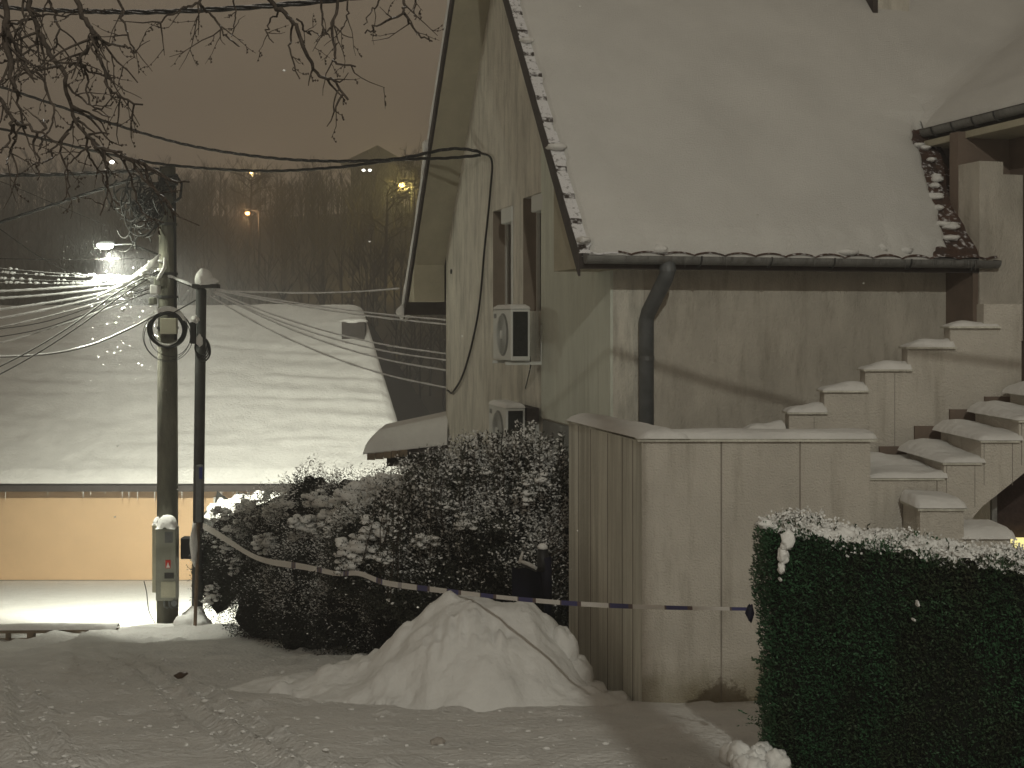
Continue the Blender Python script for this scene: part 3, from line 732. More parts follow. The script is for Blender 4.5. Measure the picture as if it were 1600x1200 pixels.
rng = np.random.default_rng(3)
def bl(x, y, Y, r, rz=None): c = px(x, y, Y); return (c.x, c.y, c.z, r, r, rz or r)
def bl_(x, y, Y, r, rz=None): d = 1.9 if x <= 400 else 1.3 if x < 480 else .6; return bl(x, y, Y + d, r * (Y + d) / Y * .94, (rz or r) * (Y + d) / Y * .94)
s1 = thing('conifer_shrub', 'frosted dark conifer shrub beside the poles with pillows of snow on top', 'shrub', px(430, 1010, 15.5))
B1 = [bl_(345, 905, 17.2, .32, .5), bl_(372, 840, 17.0, .40), bl_(330, 860, 17.3, .2, .35), bl_(400, 880, 16.4, .5, .6), bl_(440, 830, 16.2, .52), bl_(490, 800, 15.9, .50), bl_(545, 790, 15.5, .38), bl_(600, 795, 15.2, .38), bl_(640, 790, 15.2, .36), bl_(430, 950, 15.9, .55, .5), bl_(500, 900, 15.3, .62), bl_(490, 965, 15.0, .55), bl_(570, 950, 14.3, .6), bl_(580, 870, 14.6, .62), bl_(660, 900, 14.0, .62), bl_(640, 970, 13.8, .55), bl_(720, 960, 13.2, .5), bl_(484, 752, 15.9, .09)]
shrub_parts(s1, B1, 110000, .036, .012, M['conifer'], rng, .46, .25,
    [(525, 805, 15.0, .20, .16), (575, 765, 14.9, .30, .13), (500, 780, 15.5, .18, .10), (455, 800, 15.8, .14, .10), (620, 752, 14.7, .26, .10), (345, 802, 16.9, .15, .09), (395, 792, 16.8, .20, .10), (350, 850, 16.7, .12, .12), (425, 800, 16, .12, .08), (400, 815, 16.1, .14, .09), (365, 880, 16.6, .1, .14), (470, 840, 15.5, .14, .10), (380, 825, 16.6, .2, .12), (330, 930, 17.0, .12, .2), (450, 790, 15.8, .2, .1), (415, 850, 16.0, .16, .12), (555, 790, 14.8, .25, .12), (480, 815, 15.4, .2, .1), (540, 830, 14.8, .2, .12)])
s2 = thing('leafy_bush', 'tall leafy bush with snow-dusted upright shoots in front of the gable wall', 'bush', px(740, 1040, 12.6))
B2 = [bl(575, 850, 13.2, .34), bl(560, 880, 13.4, .28), bl(620, 812, 13.2, .38), bl(685, 785, 13.0, .42), bl(745, 768, 12.9, .45), bl(810, 755, 12.7, .42), bl(855, 790, 12.4, .30), bl(860, 850, 12.2, .26), bl(700, 850, 12.8, .55), bl(790, 850, 12.5, .52), bl(620, 890, 13.0, .40), bl(700, 925, 12.7, .5), bl(790, 930, 12.3, .45), bl(850, 920, 11.9, .22, .5), bl(850, 985, 11.7, .2, .4), bl(545, 905, 13.3, .16, .1)]
shrub_parts(s2, B2, 80000, .036, .016, M['leaf'], rng, .36, .5,
    [(560, 855, 12.9, .19, .15), (590, 825, 12.85, .20, .12), (545, 880, 12.9, .12, .12), (838, 752, 12.1, .12, .12), (822, 770, 12.1, .10, .10), (728, 815, 12.25, .11, .08), (665, 845, 12.3, .12, .07), (700, 790, 12.5, .09, .05), (782, 822, 11.9, .06, .05), (760, 735, 12.5, .09, .04), (600, 870, 12.5, .1, .06)])
# upright shoots
rs = random.Random(4); tw = MB(); P = []; N = []
for i in range(165):
    x = 585 + 315 * rs.random(); top = 668 + 0.42 * max(0, 760 - x) + .25 * max(0, 650 - x) + abs(rs.gauss(0, 1)) * 28 + (0 if x < 860 else (x - 860) * 2.2)
    if x < 640: top += 10
    Y = 12.1 + .9 * rs.random(); a = px(x + rs.gauss(0, 14), top + 100 + 60 * rs.random(), Y + .1); b = px(x + rs.gauss(0, 9) + (12 if x > 840 else 0), top, Y)
    mid = (a + b) / 2 + Vector((rs.gauss(0, .03), 0, 0)); tw.tube([a, mid, b], [.006, .004, .002], 4, False)
    L_ = (b - a).length; k = int(L_ / .021)
    for j in range(k):
        t = j / k; p = a.lerp(b, t); ang = rs.random() * 6.28
        P.append(p); N.append((math.cos(ang), math.sin(ang), .5 + rs.random() * .6))
        if rs.random() < .7: P.append(p); N.append((-math.cos(ang), -math.sin(ang), .5 + rs.random() * .6))
tw.build('shoots', M['bark'], s2)
P = np.array(P); N = np.array(N); sm = rng.random(len(P)) < .40
V, Q = leaves(P[~sm], N[~sm], .042, .019, rng); np_mesh('shoot_leaves', V, Q, M['leaf'], s2)
V, Q = leaves(P[sm], N[sm] * np.array([1, 1, .6]), .045, .024, rng); np_mesh('snowy_leaves', V, Q, M['snow'], s2)
# red-brown climber side twigs at the right of the bush
m = MB()
for i in range(40):
    a = px(855 + 20 * rs.random(), 800 + 170 * rs.random(), 11.6); b = a + Vector((.02 + .16 * rs.random(), -.05, .02 + .16 * rs.random())); m.tube([a, (a + b) / 2 + Vector((0, 0, .02)), b], [.005, .003, .001], 3, False)
m.build('side_twigs', M['bark'], s2)

# ------------------------------------------------------------------ clipped hedge
HT = -1.07
hd = thing('hedge', 'tall clipped dark green hedge at the lower right corner with snow along its top', 'hedge', (1.28, 6.63, -2.3))
h0 = Vector((1.275, 6.63, 0)); hdv = Vector((1.03, -.86, 0)).normalized(); hn = Vector((-hdv.y * -1, hdv.x * -1, 0)); hn = Vector((-.64, -.77, 0)).normalized()
hb = Vector((.64, .77, 0)).normalized(); HLn = 3.2; HTk = .34
def HP(u, v, z): return h0 + hdv * u + hb * v + Vector((0, 0, z - (.045 * u if z > -1.4 else 0)))
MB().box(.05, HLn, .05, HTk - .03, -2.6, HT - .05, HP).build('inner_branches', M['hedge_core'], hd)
rng = np.random.default_rng(9)
hdn, hnn, hbn = np.array(hdv), np.array(hn), np.array(hb)
def hpts(n_, face):
    u = rng.random(n_) * HLn; z = -2.5 + (HT + 2.5) * rng.random(n_); v = np.zeros(n_)
    if face == 'f': v = rng.random(n_) ** 1.5 * .08; N = np.tile(hnn, (n_, 1))
    if face == 'l': u = rng.random(n_) ** 1.5 * .08; v = rng.random(n_) * HTk; N = np.tile(-hdn, (n_, 1))
    if face == 't': z = HT - .08 * rng.random(n_) ** 1.5; v = rng.random(n_) * HTk; N = np.tile(np.array([0, 0, 1.]), (n_, 1))
    w_ = np.array([.045 * noise.noise(Vector((a * 2.2, b * 2.2, 1.7))) + .018 * noise.noise(Vector((a * 8, b * 8, 5.7))) for a, b in zip(u, z)])
    bulge = np.clip((z + 1.9) * -.05, -.03, .05)
    P = np.array(h0)[None] + u[:, None] * hdn + v[:, None] * hbn; P[:, 2] = z - .045 * u * np.clip((z + 2.5) / 1.4, 0, 1)
    if face == 't':
        P[:, 2] += .02 * np.sin(u * 11) + w_
    else: P = P + N * (w_ + (.02 * np.sin(z * 4.2 + 1) if face == 'l' else 0))[:, None]
    return P, N, u
Ps = []; Ns = []
for n_, f_ in ((95000, 'f'), (16000, 'l'), (14000, 't')):
    P, N, u = hpts(n_, f_); Ps.append(P); Ns.append(N + rng.normal(size=(n_, 3)) * .55 + np.array([0, 0, .45]))
P = np.concatenate(Ps); N = np.concatenate(Ns)
V, Q = leaves(P, N, .014 + .013 * rng.random(len(P)), .008, rng); np_mesh('foliage', V, Q, M['hedge_leaf'], hd)
# sprigs at the rim
m = MB(); Pq = []; Nq = []
for i in range(260):
    u = HLn * rs.random(); p = HP(u, rs.random() * HTk, HT - .02); d = Vector((rs.gauss(0, .3), rs.gauss(0, .3), 1)).normalized(); L_ = .02 + .05 * rs.random()
    for j in range(8): Pq.append(p + d * L_ * j / 7); Nq.append(d + Vector((rs.gauss(0, .8), rs.gauss(0, .8), 0)))
for i in range(160):
    z = -2.45 + 1.4 * rs.random(); p = HP(0, rs.random() * HTk, z); d = Vector((-1, rs.gauss(0, .3), rs.gauss(.5, .4))).normalized(); L_ = .015 + .035 * rs.random() + (.09 * rs.random() if -2.2 < z < -2.05 else 0)
    for j in range(8): Pq.append(p + d * L_ * j / 7); Nq.append(d + Vector((rs.gauss(0, .6), rs.gauss(0, .6), rs.gauss(0, .6))))
V, Q = leaves(np.array(Pq), np.array(Nq), .022, .010, rng); np_mesh('sprigs', V, Q, M['hedge_leaf'], hd)
# snow caught on the hedge
P, N, u = hpts(9000, 't'); P[:, 2] += .022 + .03 * rng.random(len(P)); 
V, Q = leaves(P, N * .3 + rng.normal(size=P.shape) * .6, .016, .014, rng); np_mesh('snow_dusting', V, Q, M['snow'], hd)
P, N, u = hpts(9000, 'f'); k = rng.random(len(P)) < np.clip((P[:, 2] - HT + .10) * 6, .012, 1) ** 2 * .8; P = P[k]
V, Q = leaves(P + hnn * .01, rng.normal(size=P.shape) + np.array([0, 0, .2]), .012, .010, rng); np_mesh('snow_dusting', V, Q, M['snow'], hd)
m = MB().grid(220, 26, lambda u, v: HP(.0 + HLn * u, .02 + (HTk - .03) * v, HT - .012 + .030 * sroot(v, .25) * sroot(1 - v, .25) + .045 * noise.noise(Vector((u * 34, v * 3, 2))) + .02 * noise.noise(Vector((u * 120, v * 12, 6)))))
m.build('snow_layer', M['snow'], hd, True)
m = MB()
for i in range(36): m.blob(HP(HLn * rs.random(), .03 + (HTk - .05) * rs.random(), HT + .012), (.03 + .05 * rs.random(), .05, .012 + .014 * rs.random()), i, .4, 1.9, 3)
m.blob(HP(.03, .05, HT + .015), (.06, .06, .03), 77, .4, 1.9, 3)
for (x, y, r, rz) in ((1236, 845, .035, .05), (1229, 868, .028, .045), (1226, 888, .018, .03), (1224, 905, .008, .01), (1438, 943, .006, .014), (1432, 968, .006, .006)):
    t_ = (x - 800) / F; u_ = (h0.x - t_ * h0.y) / (t_ * hdv.y - hdv.x); q = h0 + hdv * u_ + hn * .035; q.z = (HOR - y) / F * q.y
    m.blob(q, (r, .03, rz), int(x), .4, 1.8, 3)
m.build_each('snow_lump', M['snow'], hd, True)
fs_ = thing('snow_clump', 'small crumbly clump of snow at the foot of the clipped hedge', 'snow clump', (1.22, 6.5, -2.27))
m = MB()
for i in range(16): m.blob((1.12 + .24 * rs.random(), 6.35 + .28 * rs.random(), gz(1.2, 6.5) + .02 + .04 * rs.random()), .025 + .04 * rs.random(), i, .35, 1.9, 3)
m.build('packed_snow', M['snow'], fs_, True)

# ------------------------------------------------------------------ dark post with two snowy arms
post = thing('hand_pump', 'dark navy post with a white snow dome and two snowy arms beside the bush', 'pump', px(853, 1015, 10.9))
Yp = 10.9
m = MB().tube([px(853, 870, Yp), px(856, 940, Yp), px(857, 1030, Yp)], [.05, .036, .026], 10); m.build('post', M['navy'], post, True)
m = MB().lathe(px(848, 892, Yp), [(.045, 0), (.05, .05), (.046, .19)], 16); m.build('head', M['black'], post, True)
m = MB().lathe(px(848, 857, Yp), [(.045, 0), (.042, .02), (.028, .038), (.008, .046)], 16); m.build('snow_cap', M['snow'], post, True)
for (x0, y0, x1, y1, r) in ((812, 876, 839, 888, .018), (850, 886, 862, 883, .013)):
    a, b = px(x0, y0 + 4, Yp), px(x1, y1 + 4, Yp); ar = MB().tube([a, b], .012, 8).build('arm', M['dark_metal'], post)
    MB().tube([a + Vector((0, 0, .02)), (a + b) / 2 + Vector((0, 0, .026)), b + Vector((0, 0, .02))], [r * .8, r, r * .9], 8).build('snow_ridge', M['snow'], ar, True)
MB().tube([px(812, 880, Yp), px(817, 862, Yp)], [.016, .01], 6).build('handle', M['snow'], post, True)
m = MB().grid(12, 16, lambda u, v: px(800 + 50 * u, 885 + 52 * v + 3 * math.sin(u * 7), Yp + .05 + .02 * math.sin(u * 9) + .03 * v))
m.build('hanging_cloth', M['navy'], post, True)

# ------------------------------------------------------------------ concrete pole
PX, PYY = -5.22, 19.4
gzp = gz(PX, PYY)
pole = thing('concrete_pole', 'thick round concrete utility pole carrying the street lamp, meter boxes and a cable coil', 'utility pole', (PX, PYY, gzp))
MB().tube([(PX, PYY, gzp - .6), (PX, PYY, -1), (PX, PYY, 2.32)], [.165, .150, .118], 20).build('shaft', M['concrete'], pole, True)
MB().tube([(PX + .135, PYY - .06, -.3), (PX + .128, PYY - .06, 1.2), (PX + .12, PYY - .06, 2.1)], .022, 6).build('riser_cable', M['black'], pole)
m = MB()
for z in (-.12, .35, .70, 1.45, 2.05): m.lathe((PX, PYY, z), [(.157 - .012 * z, -.02), (.162 - .012 * z, -.02), (.162 - .012 * z, .02), (.157 - .012 * z, .02)], 20)
m.build_each('band', M['dark_metal'], pole)
def snow_dome(c, rx, ry, h): 
    return MB().grid(22, 22, lambda u, v: Vector((c[0] - rx + 2 * rx * u, c[1] - ry + 2 * ry * v, c[2] + h * math.sqrt(max(0, 1 - min(1, (abs(2 * u - 1)) ** 2.4 * .98 + (abs(2 * v - 1)) ** 2.4 * .98))))))
# meter boxes
def PP(x, y, Y=19.15): return px(x, y, Y)
mb = MB().box(PP(247, 0).x, PP(277, 0).x, 19.02, 19.26, PP(0, 936).z, PP(0, 824).z).build('meter_box', M['box_grey'], pole, bevel=.008)
q = MB(); q.box(PP(251, 0, 19.0).x, PP(274, 0, 19.0).x, 19.005, 19.018, PP(0, 905, 19).z, PP(0, 828, 19).z); q.build('door', M['box_grey'], mb, bevel=.004)
MB().box(PP(251, 0, 19.0).x, PP(274, 0, 19.0).x, 19.003, 19.018, PP(0, 934, 19).z, PP(0, 909, 19).z).build('lower_door', M['box_beige'], mb, bevel=.004)
MB().box(PP(257.5, 0, 19.0).x, PP(270, 0, 19).x, 18.998, 19.004, PP(0, 848, 19).z, PP(0, 831, 19).z).build('meter_window', M['pipe'], mb)
MB().box(PP(257, 0, 19.0).x, PP(271.5, 0, 19).x, 18.998, 19.004, PP(0, 904, 19).z, PP(0, 895, 19).z).build('meter_window', M['dark_metal'], mb)
st = MB().box(PP(258.5, 0, 19.0).x, PP(266.5, 0, 19).x, 18.998, 19.003, PP(0, 888, 19).z, PP(0, 875, 19).z).build('warning_sticker', M['red'], mb)
MB().prism([PP(259.5, 887, 18.996), PP(265.5, 887, 18.996), PP(263.4, 880.5, 18.996), PP(262.5, 878.5, 18.996), PP(261.6, 880.5, 18.996)], (0, .001, 0)).build('triangle_mark', M['white'], st)
snow_dome((PP(262, 0).x, 19.13, PP(0, 824).z), .148, .15, .19).build('snow_cap', M['snow'], mb, True)
m = MB(); 
for x in (256, 264, 272): m.tube([PP(x, 936, 19.1), PP(x + 1, 948, 19.08), PP(x + 6, 950, 19.12)], .016, 6)
m.lathe(PP(272, 942, 19.0), [(.045, -.02), (.045, .02)], 12, (0, -1, 0)); m.build('conduits', M['pipe'], mb)
mb2 = MB().box(PP(239, 0).x, PP(246.5, 0).x, 19.1, 19.45, PP(0, 925).z, PP(0, 820).z).build('side_box', M['box_beige'], pole, bevel=.006)
snow_dome((PP(242.5, 0).x, 19.28, PP(0, 820).z), .05, .17, .10).build('snow_cap', M['snow'], mb2, True)
MB().box(PP(283, 0, 19.2).x, PP(300, 0, 19.2).x, 19.15, 19.35, PP(0, 873, 19.2).z, PP(0, 840, 19.2).z).build('junction_box', M['black'], pole, bevel=.02)
# coil of spare cable with box
cc = PP(262, 514, 19.16); cr = MB()
rr = random.Random(2)
def ring(mb_, c, r, tr_, ph=0, sq=1.0, nn=40, z0=0):
    mb_.tube([c + Vector((math.cos(a) * r * sq, z0 + .02 * math.sin(3 * a + ph), math.sin(a) * r)) for a in [2 * math.pi * k / nn for k in range(nn + 1)]], tr_, 6, False)
for k in range(9): ring(cr, cc + Vector((rr.gauss(0, .008), rr.gauss(0, .02), rr.gauss(0, .008))), .27 + rr.gauss(0, .012), .013, k)
for k in range(3): ring(cr, cc + Vector((rr.gauss(0, .03), 0, -.05 + rr.gauss(0, .03))), .33 + .03 * k, .005, k, .95)
coil = cr.build('cable_coil', M['black'], pole, True)
m = MB().tube([cc + Vector((math.cos(a) * .275, -.01, math.sin(a) * .275 + .02)) for a in [R(15) + R(150) * k / 20 for k in range(21)]], [.01 + .038 * math.sin(math.pi * k / 20) ** .5 for k in range(21)], 8)
m.tube([cc + Vector((math.cos(a) * .24, -.01, math.sin(a) * .24)) for a in [R(220) + R(100) * k / 12 for k in range(13)]], [.008 + .012 * math.sin(math.pi * k / 12) for k in range(13)], 6)
m.build('coil_snow', M['snow'], coil, True)
MB().box(PP(250, 0, 19).x, PP(275, 0, 19).x, 19.0, 19.12, PP(0, 522, 19).z, PP(0, 497, 19).z).build('splice_box', M['box_beige'], pole, bevel=.01)
# lamp arm and head
lampo = MB().tube([(PX - .1, PYY - .02, .98), (PX - .5, PYY - .2, 1.14), (POLE_LAMP[0] + .12, POLE_LAMP[1], 1.15)], .014, 8).build('lamp_arm', M['dark_metal'], pole, True)
hc = Vector(POLE_LAMP) + Vector((0, 0, .07))
m = MB().grid(18, 14, lambda u, v: hc + Vector(((u - .5) * .30, (v - .5) * .2, .055 * math.sqrt(max(0, 1 - abs(2 * u - 1) ** 3)) * math.sqrt(max(0, 1 - abs(2 * v - 1) ** 3)))))
lh = m.build('lamp_head', M['pipe'], lampo, True)
glow = mat('lamp_glass', (.9, .95, .9), .3, 0, 3, 0, emit=(.93, 1.0, .88), estr=90)
MB().blob((hc.x - .04, hc.y, hc.z - .012), (.125, .07, .062), 1, 0, 1, 3).build('lamp_glass', glow, lampo, True)
lamp_light('pole_lamp_light', (POLE_LAMP[0], POLE_LAMP[1], POLE_LAMP[2] - .02), POLE_POWER, (1.0, 1.0, .83), .10, pole, 101, (.10, .785, -.60), 1.0)
lamp_light('pole_lamp_down_light', (POLE_LAMP[0], POLE_LAMP[1] - .1, POLE_LAMP[2] - .03), 1300, (1.0, 1.0, .85), .10, pole, 50, (.16, -.10, -1), .5)
lamp_light('pole_lamp_side_glow', (POLE_LAMP[0] + .02, POLE_LAMP[1] - .62, POLE_LAMP[2] - .06), 110, (.96, 1.0, .80), .08, pole)
# fittings: insulators, brackets, splice cases
def insul(c, s=1.0): return MB().lathe(c, [(.03 * s, 0), (.045 * s, .01), (.03 * s, .04), (.045 * s, .05), (.03 * s, .08), (.04 * s, .09), (.015 * s, .12)], 10)
cb_ = MB().box(PX - .34, PX + .2, PYY - .2, PYY - .15, 2.02, 2.07).build('crossarm', M['dark_metal'], pole)
for dx in (-.02, .06, .15): insul((PX + dx, PYY - .17, 2.07), 1.3).build('insulator', M['dark_metal'], cb_)
m = MB().tube([(PX + .15, PYY - .1, 2.2), (PX + .24, PYY - .1, 2.05), (PX + .22, PYY - .1, 1.85), (PX + .1, PYY - .1, 1.75)], .02, 6); m.build('jumper', M['black'], pole, True)
for k, (x, y, s_) in enumerate(((247, 452, .16), (243, 470, .12), (252, 440, .14))): MB().box(PP(x, 0).x - s_ * .5, PP(x, 0).x + s_ * .3, 18.98, 19.14, PP(0, y).z - s_ * .5, PP(0, y).z + s_ * .4).build('splice_case', M['box_grey'] if k else M['white'], pole, bevel=.02)
# tangle of spare wire hanging left of the pole top
m = MB()
for i in range(34):
    c = px(222 + rr.gauss(0, 17), 318 + rr.gauss(0, 22), 19.1 + rr.gauss(0, .06)); r = .13 + .16 * rr.random(); a0_ = rr.random() * 6; sp_ = 2.2 + rr.random() * 3.6; sq = .45 + .5 * rr.random()
    m.tube([c + Vector((math.cos(a) * r * sq, .03 * math.sin(a * 2), math.sin(a) * r)) for a in [a0_ + sp_ * k / 18 for k in range(19)]], .006 + .008 * rr.random(), 5, False)
for i in range(22):
    a = px(250 + rr.gauss(0, 5), 270 + 80 * rr.random(), 19.15); b = px(190 + 50 * rr.random(), 285 + 90 * rr.random(), 19.0 + rr.gauss(0, .1)); md = (a + b) / 2 + Vector((0, 0, -.15 - .15 * rr.random()))
    m.tube([a.lerp(md, t_).lerp(md.lerp(b, t_), t_) for t_ in [k / 12 for k in range(13)]], .007 + .007 * rr.random(), 5, False)
m.build('wire_tangle', M['cable'], pole)
m = MB()
for i in range(42):
    x = 190 + 62 * rr.random(); c = px(x, 462 - (x - 190) * .75 + rr.gauss(0, 9), 19.2 + rr.gauss(0, .1)); m.blob(c, (.03 + .05 * rr.random(), .03, .015 + .02 * rr.random()), i, .4, 1.8, 2)
for i in range(5):
    a = px(250 - 2 * i, 398 + i * 4, 19.1); b = px(175 - 6 * i, 452 + 3 * i, 19.25); m.tube([a, (a + b) / 2 - Vector((0, 0, .04)), b], [.02, .03, .014], 6)
m.tube([px(258, 402, 19.0), px(257, 418, 19.0), px(246, 438, 19.0)], [.02, .028, .03], 7)
m.build_each('wire_snow', M['snow'], pole, True)

# ------------------------------------------------------------------ slim steel pole
QX, QY = -4.60, 18.95; gq = gz(QX, QY)
p2_ = thing('steel_pole', 'slimmer dark pole with a tall cap of snow, right of the concrete pole', 'utility pole', (QX - .06, QY, gq))
MB().tube([(QX - .07, QY, gq - .5), (QX, QY, .50)], [.085, .078], 14).build('shaft', M['dark_metal'], p2_, True)
MB().box(QX - .12, QX + .26, QY - .1, QY + .1, .47, .53).build('crossarm', M['dark_metal'], p2_, bevel=.01)
m = MB().blob((QX + .04, QY, .60), (.13, .13, .16), 2, .12, 1.2, 4); m.blob((QX + .10, QY, .56), (.16, .12, .07), 3, .2, 1.4, 3); m.build('snow_cap', M['snow'], p2_, True)
m = MB(); 
for k in range(4): ring(m, Vector((QX + .02 + .01 * k, QY - .1, -.38 - .02 * k)), .14 + .01 * k, .012, k, .62)
m.build('cable_loop', M['black'], p2_, True)
MB().box(QX - .13, QX - .05, QY - .16, QY - .07, -.35, -.03).build('splice_case', M['black'], p2_, bevel=.015)
m = MB().blob((QX - .06, QY - .13, .01), (.06, .05, .06), 5, .3); m.blob((QX + .0, QY - .12, -.30), (.05, .03, .09), 6, .3); m.build('wire_snow', M['snow'], p2_, True)
m = MB().blob((QX - .1, QY - .1, gq + .05), (.28, .3, .32), 7, .25, 1.4, 4); m.blob((QX - .5, QY - .3, gq + .02), (.6, .4, .16), 8, .2, 1.4, 4); m.blob((QX + .35, QY - .5, gq), (.35, .3, .12), 9, .2, 1.4, 4); m.build('base_snow', M['snow'], p2_, True)

# narrow road sign seen edge-on
sg = thing('edge_on_sign', 'narrow sign on a rusty post seen edge-on in front of the slim pole', 'sign', px(308, 1000, 18.3))
m = MB().tube([px(304, 1000, 18.4), px(313, 735, 18.3)], .026, 8); m.build('post', mat('rusty_post', (.17, .12, .08), .8, .3, 12), sg)
pl = MB().box(px(309, 0, 18.25).x, px(319, 0, 18.25).x, 18.1, 18.24, px(0, 815, 18.2).z, px(0, 726, 18.2).z).build('sign_plate', M['pipe'], sg, bevel=.03)
MB().box(px(311.5, 0, 18.1).x, px(316.5, 0, 18.1).x, 18.085, 18.099, px(0, 748, 18.1).z, px(0, 730, 18.1).z).build('blue_reflector', M['blue'], pl)
m = MB().blob(px(303, 850, 18.2), (.05, .06, .3), 3, .3); m.build('clinging_snow', M['snow'], sg, True)

# ------------------------------------------------------------------ striped tape
A = px(318, 822, 18.1); A = Vector((A.x, 18.05, -2.9)); Bq = px(1172, 952, 6.66)
pts = []; n_ = 150
for i in range(n_ + 1):
    s_ = i / n_; p = A.lerp(Bq, s_); sag = .27 * 4 * s_ * (1 - s_) + .03 * math.sin(s_ * 3.1 * 5) * s_ * (1 - s_)
    sag += .10 * math.exp(-((s_ - .24) / .12) ** 2)
    if .46 < s_ < .62: sag -= .05 * math.exp(-((s_ - .52) / .035) ** 2)
    pts.append(p - Vector((0, 0, sag)))
V = []; T = []; L_ = 0
for i, p in enumerate(pts):
    if i: L_ += (p - pts[i - 1]).length
    s_ = i / n_; w_ = (.066 * (1 - s_) + .017) * (1 + .12 * math.sin(s_ * 23)); ang = .25 * math.sin(s_ * 17) + (1.2 if False else 0)
    V += [p + Vector((0, math.sin(ang) * w_, math.cos(ang) * w_)), p - Vector((0, math.sin(ang) * w_, math.cos(ang) * w_))]; tt = L_ * 1.55 if s_ > .60 else (.05 + .12 * (s_ * 9 % 1) ** 4 * 0 if s_ < .3 or (s_ * 14) % 1 < .8 else .95); T += [tt, tt]
    V[-2] = p + Vector((0, 0, w_)) * .5 + Vector((0, .01, 0)); V[-1] = p - Vector((0, 0, w_)) * .5
Q = [(2 * i, 2 * i + 1, 2 * i + 3, 2 * i + 2) for i in range(n_)]
tp = np_mesh('barrier_tape', [tuple(v) for v in V], Q, M['tape'], None, True)
at = tp.data.attributes.new('along', 'FLOAT', 'POINT'); at.data.foreach_set('value', np.array(T, dtype=np.float32))
tag(tp, 'striped white and dark blue barrier tape sagging from the poles to the clipped hedge', 'tape')
kn = MB().blob(px(1172, 958, 6.62), (.02, .02, .045), 3, .4); kn.build('knot', M['navy'], None, True)
k_ = bpy.data.objects['knot']; k_.parent = tp

# ------------------------------------------------------------------ overhead cables
def catenary(pts, n=14):
    """smooth curve through points (Catmull-Rom)"""
    P = [Vector(p) for p in pts]; P = [P[0] * 2 - P[1]] + P + [P[-1] * 2 - P[-2]]; o = []
    for i in range(1, len(P) - 2):
        for k in range(n):
            t = k / n; a, b, c, d = P[i - 1:i + 3]
            o.append(.5 * ((2 * b) + (c - a) * t + (2 * a - 5 * b + 4 * c - d) * t * t + (3 * b - 3 * c + d - a) * t ** 3))
    o.append(P[-2]); return o
def cable(pts, r, label, mt='cable', group=None, twist=False, snow=0, seed=0, lumps=0, parent=None, n=14):
    pts = [Vector(p) for p in pts]
    c = catenary(pts, n); m = MB()
    if pts[0].x / pts[0].y < -.39:
        d_ = (c[0] - c[1]).normalized(); c = [c[0] + d_ * k for k in (9, 6, 4, 2.5, 1.2, .5)] + c
    if pts[-1].y < 7.6 and pts[-1].x < 0:
        d_ = (c[-1] - c[-2]).normalized(); c = c + [c[-1] + d_ * k for k in (.4, .8)]
    if twist:
        L = [0]
        for i in range(1, len(c)): L.append(L[-1] + (c[i] - c[i - 1]).length)
        K = int(L[-1] / .09); cc_ = []
        for k in range(K + 1):
            d = L[-1] * k / K; j = max(i for i in range(len(L)) if L[i] <= d + 1e-9); j = min(j, len(c) - 2); cc_.append(c[j].lerp(c[j + 1], (d - L[j]) / max(1e-6, L[j + 1] - L[j])))
        for ph in (0, 2.1, 4.2): m.tube([p + Vector((0, math.cos(i * .75 + ph), math.sin(i * .75 + ph))) * r * .8 for i, p in enumerate(cc_)], r * .62, 4, False)
    else: m.tube(c, r, 6)
    o = m.build('cable', M[mt], None, True); tag(o, label, 'cable', group)
    rr_ = random.Random(seed + 5)
    if snow:
        m = MB(); m.tube([p + Vector((0, 0, r * .7)) for p in c], [snow * (.75 + .5 * rr_.random()) for p in c], 6); m.build('snow_strip', M['cable_snow'], o, True)
    if lumps:
        m = MB(); Lc = len(c) - 1
        for k in range(lumps):
            t = rr_.random() * Lc; p = c[int(t)].lerp(c[min(Lc, int(t) + 1)], t - int(t)); m.blob(p + Vector((0, 0, .015)), (.02 + .03 * rr_.random(), .02, .014 + .012 * rr_.random()), k, .4, 1.8, 2)
        m.build_each('snow_lump', M['cable_snow'], o, True)
    return o
HA = H(-.03, 5.1, 1.90); HA = px(757, 238, H(0, 5.1, 0).y)
bA = 5.02; HA = H(-.04, bA, 0); HA.z = (HOR - 239) / F * HA.y
cable([px(-60, 118, 19.8), px(27, 144, 19.7), px(165, 190, 19.4), px(300, 228, 18.9), px(450, 249, 18.2), px(600, 250, 17.5), px(700, 233, 17.0), px(745, 236, HA.y), HA], .018, 'upper thick twisted cable dusted with snow, crossing the dark sky to the gable wall', twist=True, seed=1)
cable([px(-60, 190, 19.7), px(0, 201, 19.6), px(130, 232, 19.4), px(250, 256, 19.2), px(400, 267, 18.6), px(520, 262, 18), px(620, 250, 17.5), px(700, 247, 17), HA + Vector((0, 0, -.03))], .017, 'lower dark cable running over the concrete pole top to the gable wall', 'cable_bare', twist=True, seed=2)
def gw_(x, y, off=-.03):   # point on the gable wall seen at (x, y)
    r = (x - 800) / F; b = (WX - WY * r + DX[0] * off) / (DX[1] * 0 + GX[1] * r - GX[0]); p = H(off, b, 0); p.z = (HOR - y) / F * p.y; return p
cable([HA, gw_(768, 250), gw_(766, 300), gw_(757, 390), gw_(747, 490), gw_(727, 575), gw_(708, 612), gw_(699, 610)], .014, 'black service cable hanging in a long curve down the gable wall', 'cable_bare')
cable([px(-60, 365, 19.7), px(0, 347, 19.6), px(80, 321, 19.5), px(150, 298, 19.4), px(245, 268, 19.3)], .020, 'thick dark cable climbing from the left edge to the concrete pole top', twist=True, seed=3)
cable([px(-60, 276, 19.7), px(0, 274, 19.6), px(110, 272, 19.4), px(248, 264, 19.3)], .026, 'level double cable with snow at the left, meeting the concrete pole near its top', twist=True, seed=4, snow=.010)
